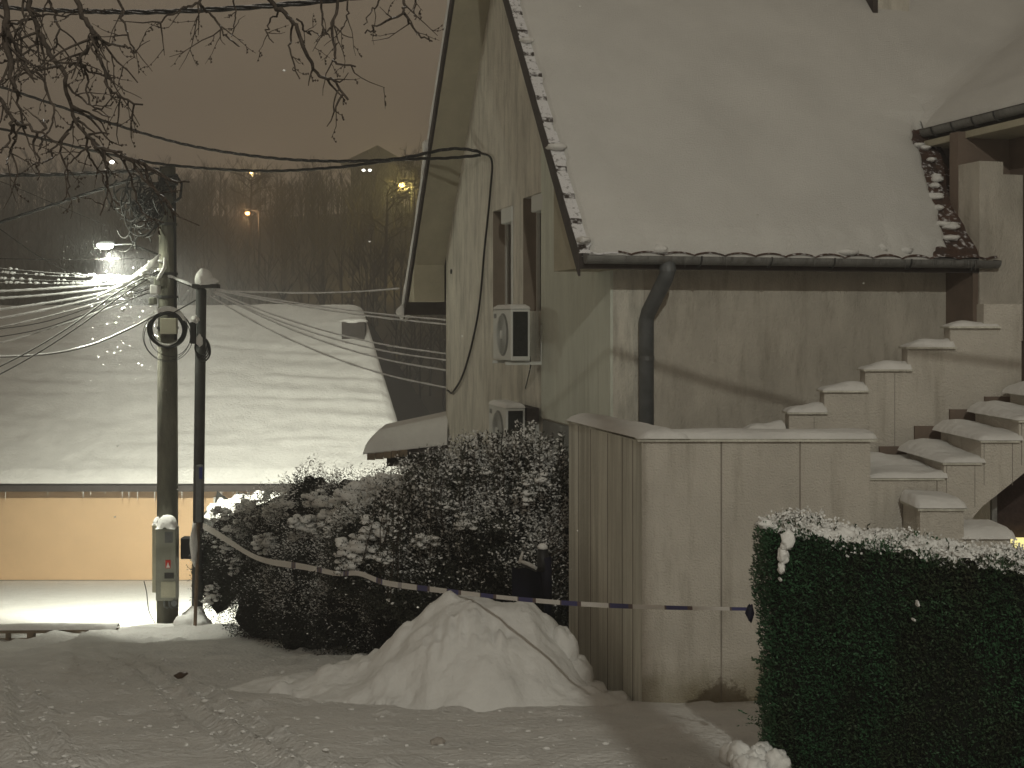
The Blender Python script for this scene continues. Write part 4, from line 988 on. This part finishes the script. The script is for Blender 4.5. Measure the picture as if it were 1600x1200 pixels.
cable([px(-40, 5, 10.4), px(40, 14, 10), px(200, 19, 9), px(330, 15, 8.5), px(480, 4, 8), px(640, -14, 7.5)], .014, 'twisted snowy cable crossing the bare branches along the top edge', twist=True, seed=5)
Z2 = Vector((QX + .12, QY - .05, .46))
for i, (x0, y0, x1, y1, lb) in enumerate(((338, 452, 697, 500, 'uppermost of the snowy cables from the slim pole to the house corner'), (338, 454, 697, 507, 'second from the top of the snowy cables from the slim pole to the house corner'),
        (336, 456, 697, 553, 'third from the top of the snowy cables from the slim pole to the house corner'), (336, 459, 697, 563, 'fourth from the top, brightest of the cables from the slim pole to the house corner'),
        (334, 457, 697, 579, 'second from the bottom of the snowy cables from the slim pole to the house corner'), (328, 463, 697, 606, 'lowest of the snowy cables from the slim pole to the house corner'))):
    a, b = px(x0, y0, 18.9), px(x1, y1, 18.75); sg_ = .10 + .02 * i
    if i < 2: sg_ = .05
    cable([a, a.lerp(b, .25) - Vector((0, 0, sg_ * .75)), a.lerp(b, .5) - Vector((0, 0, sg_)), a.lerp(b, .75) - Vector((0, 0, sg_ * .75)), b], .004, lb, 'cable_bare', 'cables from the slim pole to the house corner', snow=.0125, seed=i + 20)
cable([px(345, 455, 18.9), px(470, 458, 18.8), px(560, 456, 18.7), px(624, 451, 18.6)], .006, 'single thin snowy cable from the slim pole to the foot of the gable eave', 'cable_bare', snow=.012, seed=30)
cable([px(262, 432, 19.3), px(285, 441, 19.2), px(318, 455, 18.95)], .02, 'short thick snowy link of cable between the two poles', 'cable_bare', snow=.022, seed=31, lumps=8)
cable([px(318, 462, 18.9), px(290, 478, 19), px(262, 494, 19.1)], .010, 'dark cable from the slim pole down to the coil on the concrete pole', 'cable_bare')
LC = [(455, 437, .03, 'topmost'), (466, 440, .05, 'second from the top'), (487, 441, .05, 'third from the top'), (503, 440, .06, 'fourth from the top'), (519, 445, .06, 'fifth from the top'), (545, 452, .08, 'sixth from the top')]
for i, (yl, yr, sg_, nm) in enumerate(LC):
    a, b = px(-50, yl + 2, 20.0 + .1 * i), px(244, yr, 19.3); q = [a.lerp(b, t) - Vector((0, 0, sg_ * 4 * t * (1 - t))) for t in (0, .25, .5, .75, 1)]
    cable(q, .008, nm + ' of the bright snowy cables fanning left from the concrete pole', 'cable_bare', 'snow-laden cables left of the concrete pole', snow=.019 if i < 4 else .013, seed=i + 40)
for i, (pts_, lb) in enumerate((([(250, 422), (185, 456), (110, 510), (40, 552), (-40, 592)], 'upper of two dark cables dropping steeply from the concrete pole to the left edge'), ([(250, 424), (190, 462), (120, 512), (50, 557), (-40, 606)], 'lower of two dark cables dropping steeply from the concrete pole to the left edge'))):
    cable([px(x, y, 19.3 - .006 * (250 - x)) for x, y in pts_], .010, lb, 'cable_bare', snow=.008, seed=50 + i)
cable([px(252, 487, 19.1), px(200, 515, 19.1), px(140, 540, 19.1), px(70, 554, 19.1), px(-30, 559, 19.1)], .012, 'snowy cable leaving the coil and sagging down to the left edge', 'cable_bare', snow=.015, seed=55)
for i, (y0, y1, lb, lu) in enumerate(((403, 404, 'thin straight dark wire above the lit cables at the left edge', 0), (415, 436, 'thin snowy wire just under the pole lamp', 20), (423, 437, 'upper beaded wire strung with lit snow lumps at the left edge', 44), (434, 440, 'middle beaded wire strung with lit snow lumps at the left edge', 36), (441, 443, 'lower beaded wire strung with lit snow lumps at the left edge', 50))):
    a, b = px(-50, y0, 20.2), px(240 if i else 225, y1, 19.4); cable([a, a.lerp(b, .5) - Vector((0, 0, .02)), b], .006, lb, 'cable_bare', snow=.006 if i else 0, seed=60 + i, lumps=lu)
cable([px(-40, 330, 19.9), px(0, 358, 19.8), px(60, 400, 19.6), px(110, 425, 19.5), px(170, 440, 19.4)], .007, 'thin wire slanting down to the lamp from the left edge', 'cable_bare', seed=70)
cable([px(-40, 268, 20.2), px(30, 295, 20.1), px(100, 325, 20), px(165, 352, 19.8)], .005, 'very thin wire slanting behind the tangle of spare wire', 'cable_bare', seed=71)
cable([px(225, 908, 20.5), px(229, 925, 20.4), px(233, 955, 20.1), px(245, 978, 19.6)], .008, 'thin loose wire curling up from the snow left of the concrete pole foot', 'cable_bare', seed=72)
for k in range(2): cable([px(-50, 520 + 14 * k, 20.4), px(60, 505 + 10 * k, 20), px(150, 478 + 7 * k, 19.6), px(245, 448 + 6 * k, 19.3)], .007, ['upper', 'lower'][k] + ' thin dark wire between the bright fan and the coil cable', 'cable_bare', seed=80 + k)
# service cable over the road in front of the house (above the picture)
Lp = Vector(ROAD_LAMP); f0 = H(.03, -.005, 0); 
def shade(x, y, wall_a):      # point on the line lamp - spot on the front wall
    r = (x - 800) / F; a = fa(x); p = H(a, 0, 0); p.z = (HOR - y) / F * p.y; return Lp.lerp(p, .46)
s0, s1_ = shade(975, 555, 0), shade(1430, 682, 0); dv = s1_ - s0
cable([s0 - dv * 2.2 + Vector((0, 0, .15)), s0, (s0 + s1_) / 2 - Vector((0, 0, .006)), s1_, s1_ + dv * 1.4 + Vector((0, 0, .1))], .014, 'service cable crossing high over the road in front of the house', 'cable_bare')

# ------------------------------------------------------------------ neighbouring house, lower down the slope
HY = 32.6; ez = -4.22; ry, rz_ = 39.6, .22
nb = thing('neighbour_house', 'low orange house down the slope under a wide roof of rippled snow', 'house', (-7, 33.1, -6.8))
MB().box(-30, -3.6, 33.1, 44, -7.2, -4.2).build('wall', M['orange'], nb)
MB().box(-30.05, -3.55, 33.06, 33.098, -7.2, -6.72).build('plinth', M['base'], nb)
m = MB(); m.prism([Vector((-32, HY, ez)), Vector((-2.45, HY, ez)), Vector((-4.58, ry, rz_)), Vector((-32, ry, rz_))], (0, 0, -.12)); 
m.prism([Vector((-4.58, ry, rz_)), Vector((-32, ry, rz_)), Vector((-32, 46.6, ez)), Vector((-2.45, 46.6, ez))], (0, 0, -.12))
m.prism([Vector((-4.58, ry, rz_ - .005)), Vector((-2.45, HY, ez - .005)), Vector((-2.45, 46.6, ez - .005))], (0, 0, -.12))
rf = m.build('roof', M['board'], nb)
def nsnow(u, v):
    y = HY - .05 + (ry + .1 - HY) * v; xr = -2.42 + (-4.6 + 2.42) * v; x = -24 + (xr + 24) * u
    k = min(sroot(v, .03), sroot((1 - u) * 22, .3)); s = v * 8.6
    wv = noise.noise(Vector((x * .12, s * 1.1, 3))) 
    rip = .017 * math.sin(s * 9.5 + 4 * wv + .5 * x + 5.0 * noise.noise(Vector((x * .22, s * .28, 1)))) * sstep(-.2, .35, noise.noise(Vector((x * .30, s * .6, 9))) + .08) * sstep(.02, .2, v) * (1 - .5 * sstep(.6, 1, v))
    rip += .06 * fbm(x * .5, s, .55, 4, 31) + .03 * fbm(x, s, 1.3, 3, 33)
    return Vector((x, y, ez + (rz_ - ez) * v + .06 + (.20 + rip) * k))
MB().grid(330, 210, nsnow).build('roof_snow', M['roof_snow'] if False else M['snow'], rf, True)
MB().box(-24, -2.45, HY - .09, HY - .005, ez - .14, ez + .0).build('gutter', M['board'], rf)
m = MB(); rr = random.Random(3)
for i in range(26):
    x = -13 + 8.8 * rr.random(); L_ = .08 + .22 * rr.random(); m.tube([(x, HY - .05, ez - .1), (x, HY - .05, ez - .12 - L_)], [.015, .002], 4)
m.build_each('icicle', M['snow'], rf)
c = px(552, 500, 38.2); ch = MB().box(c.x - .32, c.x + .36, 38.0, 38.5, -.9, -.06).build('chimney', M['board'], rf)
MB().blob((c.x + .02, 38.25, -.03), (.40, .3, .11), 3, .15).build('chimney_snow', M['snow'], ch, True)
wn = MB().box(px(333, 0, 33).x, px(351, 0, 33).x, 33.04, 33.09, px(0, 799, 33).z, px(0, 777, 33).z).build('window', M['frame'], nb)
MB().box(px(336.5, 0, 33).x, px(347.5, 0, 33).x, 33.02, 33.038, px(0, 797, 33).z, px(0, 783, 33).z).build('pane', M['black'], wn)
# snowy bush in the neighbour's yard
nbush = thing('snowy_yard_bush', 'brightly lit snow-covered bush in the yard of the orange house', 'bush', (-5.6, 27, -5.8))
m = MB()
for i, (x, y, r) in enumerate(((350, 800, .35), (375, 798, .42), (400, 794, .4), (425, 790, .4), (360, 815, .5), (400, 815, .5), (440, 800, .4))): m.blob(px(x, y, 26.5 + .1 * i), (r, r, r * .75), i, .3, 2, 4)
m.build('snow_cover', M['snow'], nbush, True)
m = MB()
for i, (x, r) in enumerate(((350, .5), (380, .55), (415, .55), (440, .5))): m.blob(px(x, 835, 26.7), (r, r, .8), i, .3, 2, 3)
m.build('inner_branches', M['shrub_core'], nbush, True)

# ------------------------------------------------------------------ low balustrade along the road edge
kb = thing('balustrade', 'low concrete balustrade with short posts between two rails at the road edge', 'balustrade', (-6.2, 16.7, -4.3))
bx0, by0, bx1, by1 = -8.6, 16.55, -5.25, 17.0
def KB(t, d, z): return Vector((bx0 + (bx1 - bx0) * t, by0 + (by1 - by0) * t + d, -1.035 - .189 * (by0 + (by1 - by0) * t) + z))
m = MB().box(0, 1, 0, .12, .095, .14, KB); tr_ = m.build('top_rail', M['kerb'], kb)
MB().box(0, 1, .005, .11, -.3, .008, KB).build('bottom_rail', M['kerb'], kb)
for k in range(13):
    t = .02 + .08 * k; MB().box(t, t + (.012 if k % 4 else .025), .01, .10, .009, .094, KB).build('baluster', M['kerb'], kb)
MB().grid(60, 10, lambda u, v: KB(u, -.02 + .16 * v, .14 + (.06 + .02 * fbm(u * 8, v, 1)) * min(sroot(v, .3), sroot(1 - v, .3)))).build('snow_cap', M['snow'], kb, True)

# ------------------------------------------------------------------ wooded hill, distant lamps and houses
def far_trees(name, n, x0, x1, y0, y1, hmin, hmax, seed, kinds=None, mt=M['far_bark'], reg=True):
    rg = np.random.default_rng(seed); Vs = []; Fs = []; n0 = 0
    for i in range(n):
        y = y0 + (y1 - y0) * rg.random() ** .6; x = (x0 + (x1 - x0) * rg.random()) * (y / 100)
        z = gz(x, y) - .3; h = hmin + (hmax - hmin) * rg.random(); lean = rg.normal(size=2) * .05
        def stick(a, b, r0, r1):
            nonlocal n0
            d = b - a; d /= np.linalg.norm(d); u = np.cross(d, [0.3, 1, 0.2]); u /= np.linalg.norm(u); w = np.cross(d, u)
            for k in range(3):
                an = 2.09 * k; o = u * math.cos(an) + w * math.sin(an); Vs.append(a + o * r0); Vs.append(b + o * r1)
            for k in range(3): Fs.append((n0 + 2 * k, n0 + 2 * ((k + 1) % 3), n0 + 2 * ((k + 1) % 3) + 1, n0 + 2 * k + 1))
            n0 += 6
        b0 = np.array([x, y, z]); top = b0 + np.array([lean[0] * h, lean[1] * h, h]); stick(b0, top, .10, .025)
        for k in range(13):
            t = .25 + .7 * rg.random(); p = b0 + (top - b0) * t; an = rg.random() * 6.28; L = h * (.42 - .28 * t) * (.7 + .6 * rg.random())
            e = p + np.array([math.cos(an) * L * .7, math.sin(an) * L * .7, L * .85]); stick(p, e, .04, .012)
            for q in range(3):
                an2 = an + rg.normal() * .8; s = p + (e - p) * (.3 + .6 * rg.random()); stick(s, s + np.array([math.cos(an2) * .3, math.sin(an2) * .3, .6]) * L * .5, .02, .008)
    return np.array(Vs), np.array(Fs)
V, Q = far_trees('w', 900, -46, 2, 60, 190, 4, 7.5, 1)
wd = np_mesh('hillside_wood', V, Q, M['far_bark'], None); tag(wd, 'dense bare winter wood covering the dark hillside behind the houses', 'wood', kind='stuff')
def far_lamp(x, y, Y, col, estr, power, label, h=6, twin=0, r=.16):
    c = px(x, y, Y); g_ = gz(c.x, Y); t = thing('distant_street_lamp', label, 'street lamp', (c.x + .8, Y, g_))
    MB().tube([(c.x + .8, Y, g_ - .5), (c.x + .8, Y, c.z - .1), (c.x + .75, Y, c.z + .15), (c.x + .2, Y, c.z + .22)], [.06, .045, .035, .03], 8).build('post', M['dark_metal'], t, True)
    gm = mat('far_lamp_glass', col, .3, 0, 3, 0, emit=col, estr=estr)
    for k in range(2 if twin else 1):
        MB().blob((c.x + k * .62, Y, c.z), (r, r, r * .75), 1, 0, 1, 2).build('lamp_glass', gm, t, True)
    if power: lamp_light('far_lamp_light', (c.x, Y - .5, c.z - .3), power, col, .3, t)
far_lamp(628, 289, 105, (1, .78, .25), 9, 2200, 'bright yellow street lamp glowing on the dark hillside beside the gable', r=.28)
far_lamp(393, 270, 118, (1, .72, .35), 5, 500, 'small orange street lamp high on the hillside above the middle of the street', r=.15)
far_lamp(387, 333, 92, (1, .58, .28), 2.5, 500, 'dim orange light low among the trees below the small orange lamp', r=.18)
far_lamp(568, 266, 125, (.95, .95, .85), 5, 0, 'pair of small white lights below the pointed roof on the hill', twin=1, r=.18)
far_lamp(175, 253, 95, (1, .95, .8), 9, 150, 'white lamp shining through the twigs at the left, above the concrete pole', r=.17)
def lone_tree(x, ybase, ytop, Y, label, seed):
    p = px(x, ybase, Y); h = (ybase - ytop) / F * Y; rg = random.Random(seed)
    t = thing('bare_tree', label, 'tree', p, 'lamplit trees on the hillside'); tr_ = MB(); cr_ = MB()
    b = Vector(p); tr_.tube([b - Vector((0, 0, 2)), b + Vector((.1, 0, h * .5)), b + Vector((.2, 0, h * .95))], [.16, .1, .03], 6)
    def br(a, d, L, r, lv):
        e_ = a + d * L; md = (a + e_) / 2 + Vector((rg.gauss(0, .06), rg.gauss(0, .06), rg.gauss(0, .04))) * L; cr_.tube([a, md, e_], [r, r * .7, r * .35], 4, False)
        if lv < 3:
            for k in range(4 if lv < 2 else 3): br(a.lerp(e_, .35 + .6 * rg.random()), (d + Vector((rg.gauss(0, .6), rg.gauss(0, .6), rg.gauss(.1, .4)))).normalized(), L * (.5 + .2 * rg.random()), r * .55, lv + 1)
    for k in range(16):
        an = rg.random() * 6.28; br(b + Vector((.1, 0, h * (.2 + .7 * rg.random()))), Vector((math.cos(an), math.sin(an), .6)).normalized(), h * .33, .05, 0)
    tr_.build('trunk', M['far_bark'], t); cr_.build('crown', M['far_bark'], t)
lone_tree(645, 400, 262, 103, 'bare tree lit yellow by the bright hillside lamp', 1)
lone_tree(602, 410, 290, 102, 'bare tree lit yellow, left of the bright hillside lamp', 2)
lone_tree(390, 360, 275, 112, 'bare tree lit orange under the small lamp high on the hillside', 3)
ph = px(586, 258, 200); gh = thing('hilltop_house', 'faint house with a pointed pyramid roof on the misty hilltop', 'house', ph)
MB().box(ph.x - 3.8, ph.x + 3.8, 200, 207, ph.z - 9, ph.z + .2).build('wall', M['far_bark'], gh)
MB().add([], []) if False else None
m = MB(); m.add([(ph.x - 5.4, 199, ph.z + .2), (ph.x + 5.4, 199, ph.z + .2), (ph.x + 5.4, 208, ph.z + .2), (ph.x - 5.4, 208, ph.z + .2), (ph.x, 203.5, ph.z + 3.6)], [(0, 1, 2, 3), (0, 1, 4), (1, 2, 4), (2, 3, 4), (3, 0, 4)]); m.build('roof', M['far_bark'], gh)

# ------------------------------------------------------------------ bare tree whose limbs hang over the street
tree = thing('overhanging_tree', 'bare tree hanging snow-edged drooping branches into the upper left sky', 'tree', (1.0, -.9, -1.65))
tk = [(1.12, -.9, -2.0), (1.12, -.9, .2), (1.10, -.9, 1.9), (1.09, -.88, 3.6), (1.09, -.9, 4.2), (1.10, -.92, 4.6)]
MB().tube(tk, [.15, .11, .10, .085, .05, .03], 12).build('trunk', M['trunk'], tree, True)
rt = random.Random(12); br_main = MB(); tw_ = MB()
limb = catenary([(1.09, -.9, 4.0), (.3, .6, 3.95), (-.5, 2.2, 3.5), (-1.4, 3.8, 2.7), (-2.0, 4.8, 1.9)], 10); br_main.tube(limb, [.026 - .004 * i / (len(limb) - 1) for i in range(len(limb))], 8)
limb2 = catenary([(-.2, 1.6, 3.78), (-.5, 3.2, 2.9), (-.7, 4.3, 1.8), (-.9, 5.0, 1.5)], 8); br_main.tube(limb2, [.03 - .012 * i / (len(limb2) - 1) for i in range(len(limb2))], 8)
br_main.tube(catenary([(-1.2, 3.4, 2.9), (-1.35, 4.4, 2.1), (-1.45, 5.1, 1.5)], 8), .018, 6)
def twigs(c, r, dens, lv=0, Lm=.30, droop=.25):
    """side shoots along a curve c (list of points)"""
    L = sum((c[i + 1] - c[i]).length for i in range(len(c) - 1)); n = max(1, int(L * dens))
    for k in range(n):
        t = (.08 + .9 * rt.random()) * (len(c) - 1); i = int(t); p = c[i].lerp(c[min(i + 1, len(c) - 1)], t - i); dr = (c[min(i + 1, len(c) - 1)] - c[max(i - 1, 0)]).normalized()
        sd = Vector((rt.gauss(0, 1), rt.gauss(0, .8), rt.gauss(0, .8))); sd = (sd - dr * sd.dot(dr)).normalized()
        d = (dr * (.45 + .5 * rt.random()) + sd * .9 + Vector((0, 0, -droop * .6))).normalized(); l = Lm * (.35 + .9 * rt.random()) * (1 - .35 * t / len(c))
        pts = [p]; dd = d
        for q in range(5):
            dd = (dd + Vector((rt.gauss(0, .16), rt.gauss(0, .16), rt.gauss(-.01, .16) + (.05 if q > 2 else -.07)))).normalized(); pts.append(pts[-1] + dd * l / 5)
        rr0 = max(.0019, r * .5); tw_.tube(pts, [rr0 * (1 - .12 * q) for q in range(6)], 4, False)
        if lv < 2: twigs(pts, rr0, dens * (1.1 if lv else .95), lv + 1, Lm * .50, droop)
        # buds
        if lv >= 1:
            for q in (2, 4): tw_.blob(pts[q] + Vector((.003, 0, 0)), (.0035, .0035, .005), q, 0, 1, 1)
strands = [
 (4.9, .006, [(60, 112), (75, 150), (82, 185), (70, 215), (62, 240)], 7), (5.1, .006, [(92, 100), (60, 112), (30, 118), (5, 130)], 8), (5.2, .006, [(150, 228), (165, 260), (172, 300), (160, 335)], 5), (5.2, .006, [(225, 257), (235, 290), (262, 318), (270, 345)], 5), (5.3, .006, [(0, 20), (30, 60), (35, 100), (55, 130)], 8), (5.0, .006, [(62, 47), (45, 80), (20, 95), (0, 100)], 8), (5.3, .006, [(97, 119), (120, 150), (150, 168), (178, 160)], 8), (4.8, .006, [(27, 145), (35, 185), (20, 230), (28, 275)], 6), (5.1, .006, [(104, 205), (95, 240), (110, 280), (100, 318)], 5),
 (5.2, .013, [(40, -60), (45, 0), (62, 47), (78, 84), (97, 119), (109, 156), (116, 184), (134, 212), (152, 228), (190, 240)], 9),
 (5.2, .0085, [(190, 240), (225, 257), (262, 277), (300, 286)], 5),
 (5.15, .006, [(205, 248), (222, 280), (250, 305), (275, 330), (312, 356)], 4), (5.25, .0055, [(195, 243), (205, 290), (225, 330), (258, 345)], 4),
 (5.3, .006, [(116, 184), (104, 205), (86, 235), (70, 252), (55, 256)], 6), (5.25, .0055, [(134, 212), (138, 240), (150, 262), (165, 290), (190, 330)], 5), (5.1, .005, [(140, 225), (118, 245), (104, 262), (105, 300)], 5),
 (5.0, .0125, [(100, -70), (120, 0), (133, 30), (148, 52), (142, 72), (125, 90), (108, 104)], 9), (5.0, .0085, [(150, 55), (153, 80), (160, 108), (168, 135), (185, 150), (215, 162)], 8), (4.95, .007, [(150, 55), (170, 68), (195, 73), (213, 82)], 6),
 (5.05, .006, [(125, 92), (134, 120), (138, 150), (150, 175), (170, 182)], 9), (5.05, .006, [(115, 100), (135, 112), (160, 118), (178, 121)], 6),
 (4.8, .015, [(0, -70), (5, 0), (7, 47), (12, 100), (20, 132), (28, 147)], 8), (4.8, .008, [(8, 40), (25, 75), (40, 95), (50, 112), (60, 121)], 8), (4.7, .009, [(-30, 120), (0, 156), (22, 188), (45, 198), (66, 204), (70, 186)], 7),
 (4.7, .006, [(20, 186), (14, 212), (5, 235), (-5, 250)], 6), (4.75, .006, [(58, 205), (58, 225), (64, 255), (57, 285)], 5), (4.75, .0055, [(22, 190), (24, 215), (12, 240), (10, 258)], 5),
 (5.4, .008, [(60, -60), (75, 0), (88, 25), (92, 50), (86, 80)], 9), (5.4, .007, [(30, -60), (36, 5), (30, 45), (18, 70)], 9), (5.3, .007, [(170, -60), (185, 0), (190, 30), (198, 58), (205, 80)], 7), (5.2, .006, [(15, 42), (40, 28), (70, 20), (100, 25), (125, 22)], 8),
 (5.5, .008, [(330, -70), (309, 2), (290, 12), (270, 22), (247, 39)], 7), (5.5, .0065, [(309, 2), (325, 20), (340, 38), (355, 58), (373, 73)], 8), (5.5, .005, [(365, -30), (368, 10), (369, 35), (362, 55)], 6),
 (5.2, .011, [(400, -60), (422, 0), (445, 18), (461, 38), (475, 70), (487, 103), (503, 118), (521, 128), (545, 156)], 5), (5.2, .0055, [(455, 32), (453, 60), (455, 85), (470, 122)], 5), (5.25, .005, [(440, 18), (422, 30), (418, 50), (426, 66)], 6), (5.2, .005, [(466, 30), (475, 48), (485, 52), (498, 54)], 6),
 (5.3, .008, [(530, -60), (524, 0), (519, 47), (520, 85), (528, 97), (553, 101)], 7), (5.3, .006, [(495, -40), (500, 15), (508, 40), (515, 60)], 7), (5.3, .005, [(550, -40), (545, 10), (540, 30), (535, 44)], 6),
 (5.4, .0075, [(640, -60), (633, 0), (630, 20), (605, 30), (585, 40), (572, 53)], 5), (5.4, .0065, [(632, 22), (640, 38), (655, 52), (672, 61)], 4), (5.4, .005, [(600, -30), (590, 0), (580, 18), (567, 38)], 6), (5.4, .005, [(655, -40), (650, 0), (645, 25), (648, 32)], 5),
]
for (Y, r, pp, dens) in strands:
    r *= .95
    pts = [px(x + rt.gauss(0, 1.5), y + rt.gauss(0, 1.5), Y + .06 * math.sin(k * 1.3)) for k, (x, y) in enumerate(pp)]; c = catenary(pts, 4)
    c = [p + Vector((rt.gauss(0, .004), rt.gauss(0, .01), rt.gauss(0, .004))) for p in c]
    (br_main if r > .008 else tw_).tube(c, [r * (1 - .55 * i / len(c)) for i in range(len(c))], 6); twigs(c, r, dens * 1.25, 0, .27 if r > .006 else .18)
    if pp[0][1] < -20:      # join to the nearest limb above the frame
        q = min(limb + limb2, key=lambda l_: (l_ - pts[0]).length); br_main.tube(catenary([q, (q + pts[0]) / 2 + Vector((0, 0, .12)), pts[0]], 6), r * 1.05, 6)
br_main.build('limbs', M['bark'], tree, True); tw_.build('twigs', M['bark'], tree)

# ------------------------------------------------------------------ street lamp on the road behind the camera
rl = thing('road_lamp', 'street lamp on a steel mast standing on the road opposite the house', 'street lamp', (1.6, -6.6, gz(1.6, -6.6)))
MB().tube([(1.6, -6.6, gz(1.6, -6.6) - .3), (1.6, -6.6, 7.2), (1.5, -6.2, 7.75), (1.1, -5.3, 7.8)], [.08, .05, .035, .03], 10).build('mast', M['gutter'], rl, True)
MB().box(.95, 1.15, -5.45, -4.95, 7.75, 7.84).build('lamp_head', M['pipe'], rl, bevel=.02)
lamp_light('road_lamp_light', ROAD_LAMP, ROAD_POWER, (1.0, .985, .865), .045, rl)

# ------------------------------------------------------------------ snowflakes in the lamp's beam
rng = np.random.default_rng(5); V = []; Q = []
for i in range(200):
    x, y = rng.normal(165, 62), rng.normal(470, 75); Y = 19.3 + 1.6 * rng.random(); c = px(x, y, Y); s = .004 + .004 * rng.random()
    if i > 150: c = px(1500 * rng.random(), 1100 * rng.random(), 3.5 + 7 * rng.random()); s = .0025 + .002 * rng.random()
    n0 = len(V)
    for d in ((1, 0, 0), (-1, 0, 0), (0, 1, 0), (0, -1, 0), (0, 0, 1), (0, 0, -1)): V.append(np.array(c) + np.array(d) * s * np.array([1.5, 1, .9]))
    for f in ((0, 2, 4), (2, 1, 4), (1, 3, 4), (3, 0, 4), (2, 0, 5), (1, 2, 5), (3, 1, 5), (0, 3, 5)): Q.append([n0 + k for k in f])
fl = np_mesh('snowflakes', V, Q, M['snow'], None); tag(fl, 'snowflakes drifting through the beam of the pole lamp', 'snowflakes', kind='stuff')

# ------------------------------------------------------------------ crumbs of snow kicked over the road
rc = random.Random(21); m = MB()
for i in range(900):
    Y = 6.2 + 8 * rc.random() ** 1.3; X = -.42 * Y + (.42 * Y + 1.1) * rc.random()
    if rc.random() < .45:
        t_ = rc.random() * 1.2 - .1; k_ = rc.choice(((-3.0, 11.4, -.96, 6.43), (-3.25, 11.4, -1.22, 6.43), (-4.1, 10.6, -2.3, 6.43))); X = k_[0] + (k_[2] - k_[0]) * t_ + rc.gauss(0, .09); Y = k_[1] + (k_[3] - k_[1]) * t_
    r_ = .005 + .013 * rc.random() ** 3; m.blob((X, Y, gz(X, Y) + r_ * .3), (r_ * 1.5, r_, r_ * .6), i, .5, 1.8, 1)
cr = m.build('snow_crumbs', M['snow'], None, True); tag(cr, 'small crumbs of snow scattered over the trodden road', 'snow crumbs', kind='stuff')

# ------------------------------------------------------------------ night haze
hz = MB().box(-152, 152, -42, 264, -9.6, 46).build('haze', None, None); hz['kind'] = 'stuff'; hz['label'] = 'thin snowy night haze'; hz['category'] = 'haze'
hm = bpy.data.materials.new('haze'); hm.use_nodes = True; n = hm.node_tree.nodes; n.clear(); o_ = n.new('ShaderNodeOutputMaterial'); pv = n.new('ShaderNodeVolumePrincipled')
pv.inputs['Density'].default_value = HAZE; pv.inputs['Color'].default_value = (.92, .93, .95, 1); pv.inputs['Anisotropy'].default_value = .3
hm.node_tree.links.new(pv.outputs[0], o_.inputs['Volume']); hz.data.materials.append(hm)
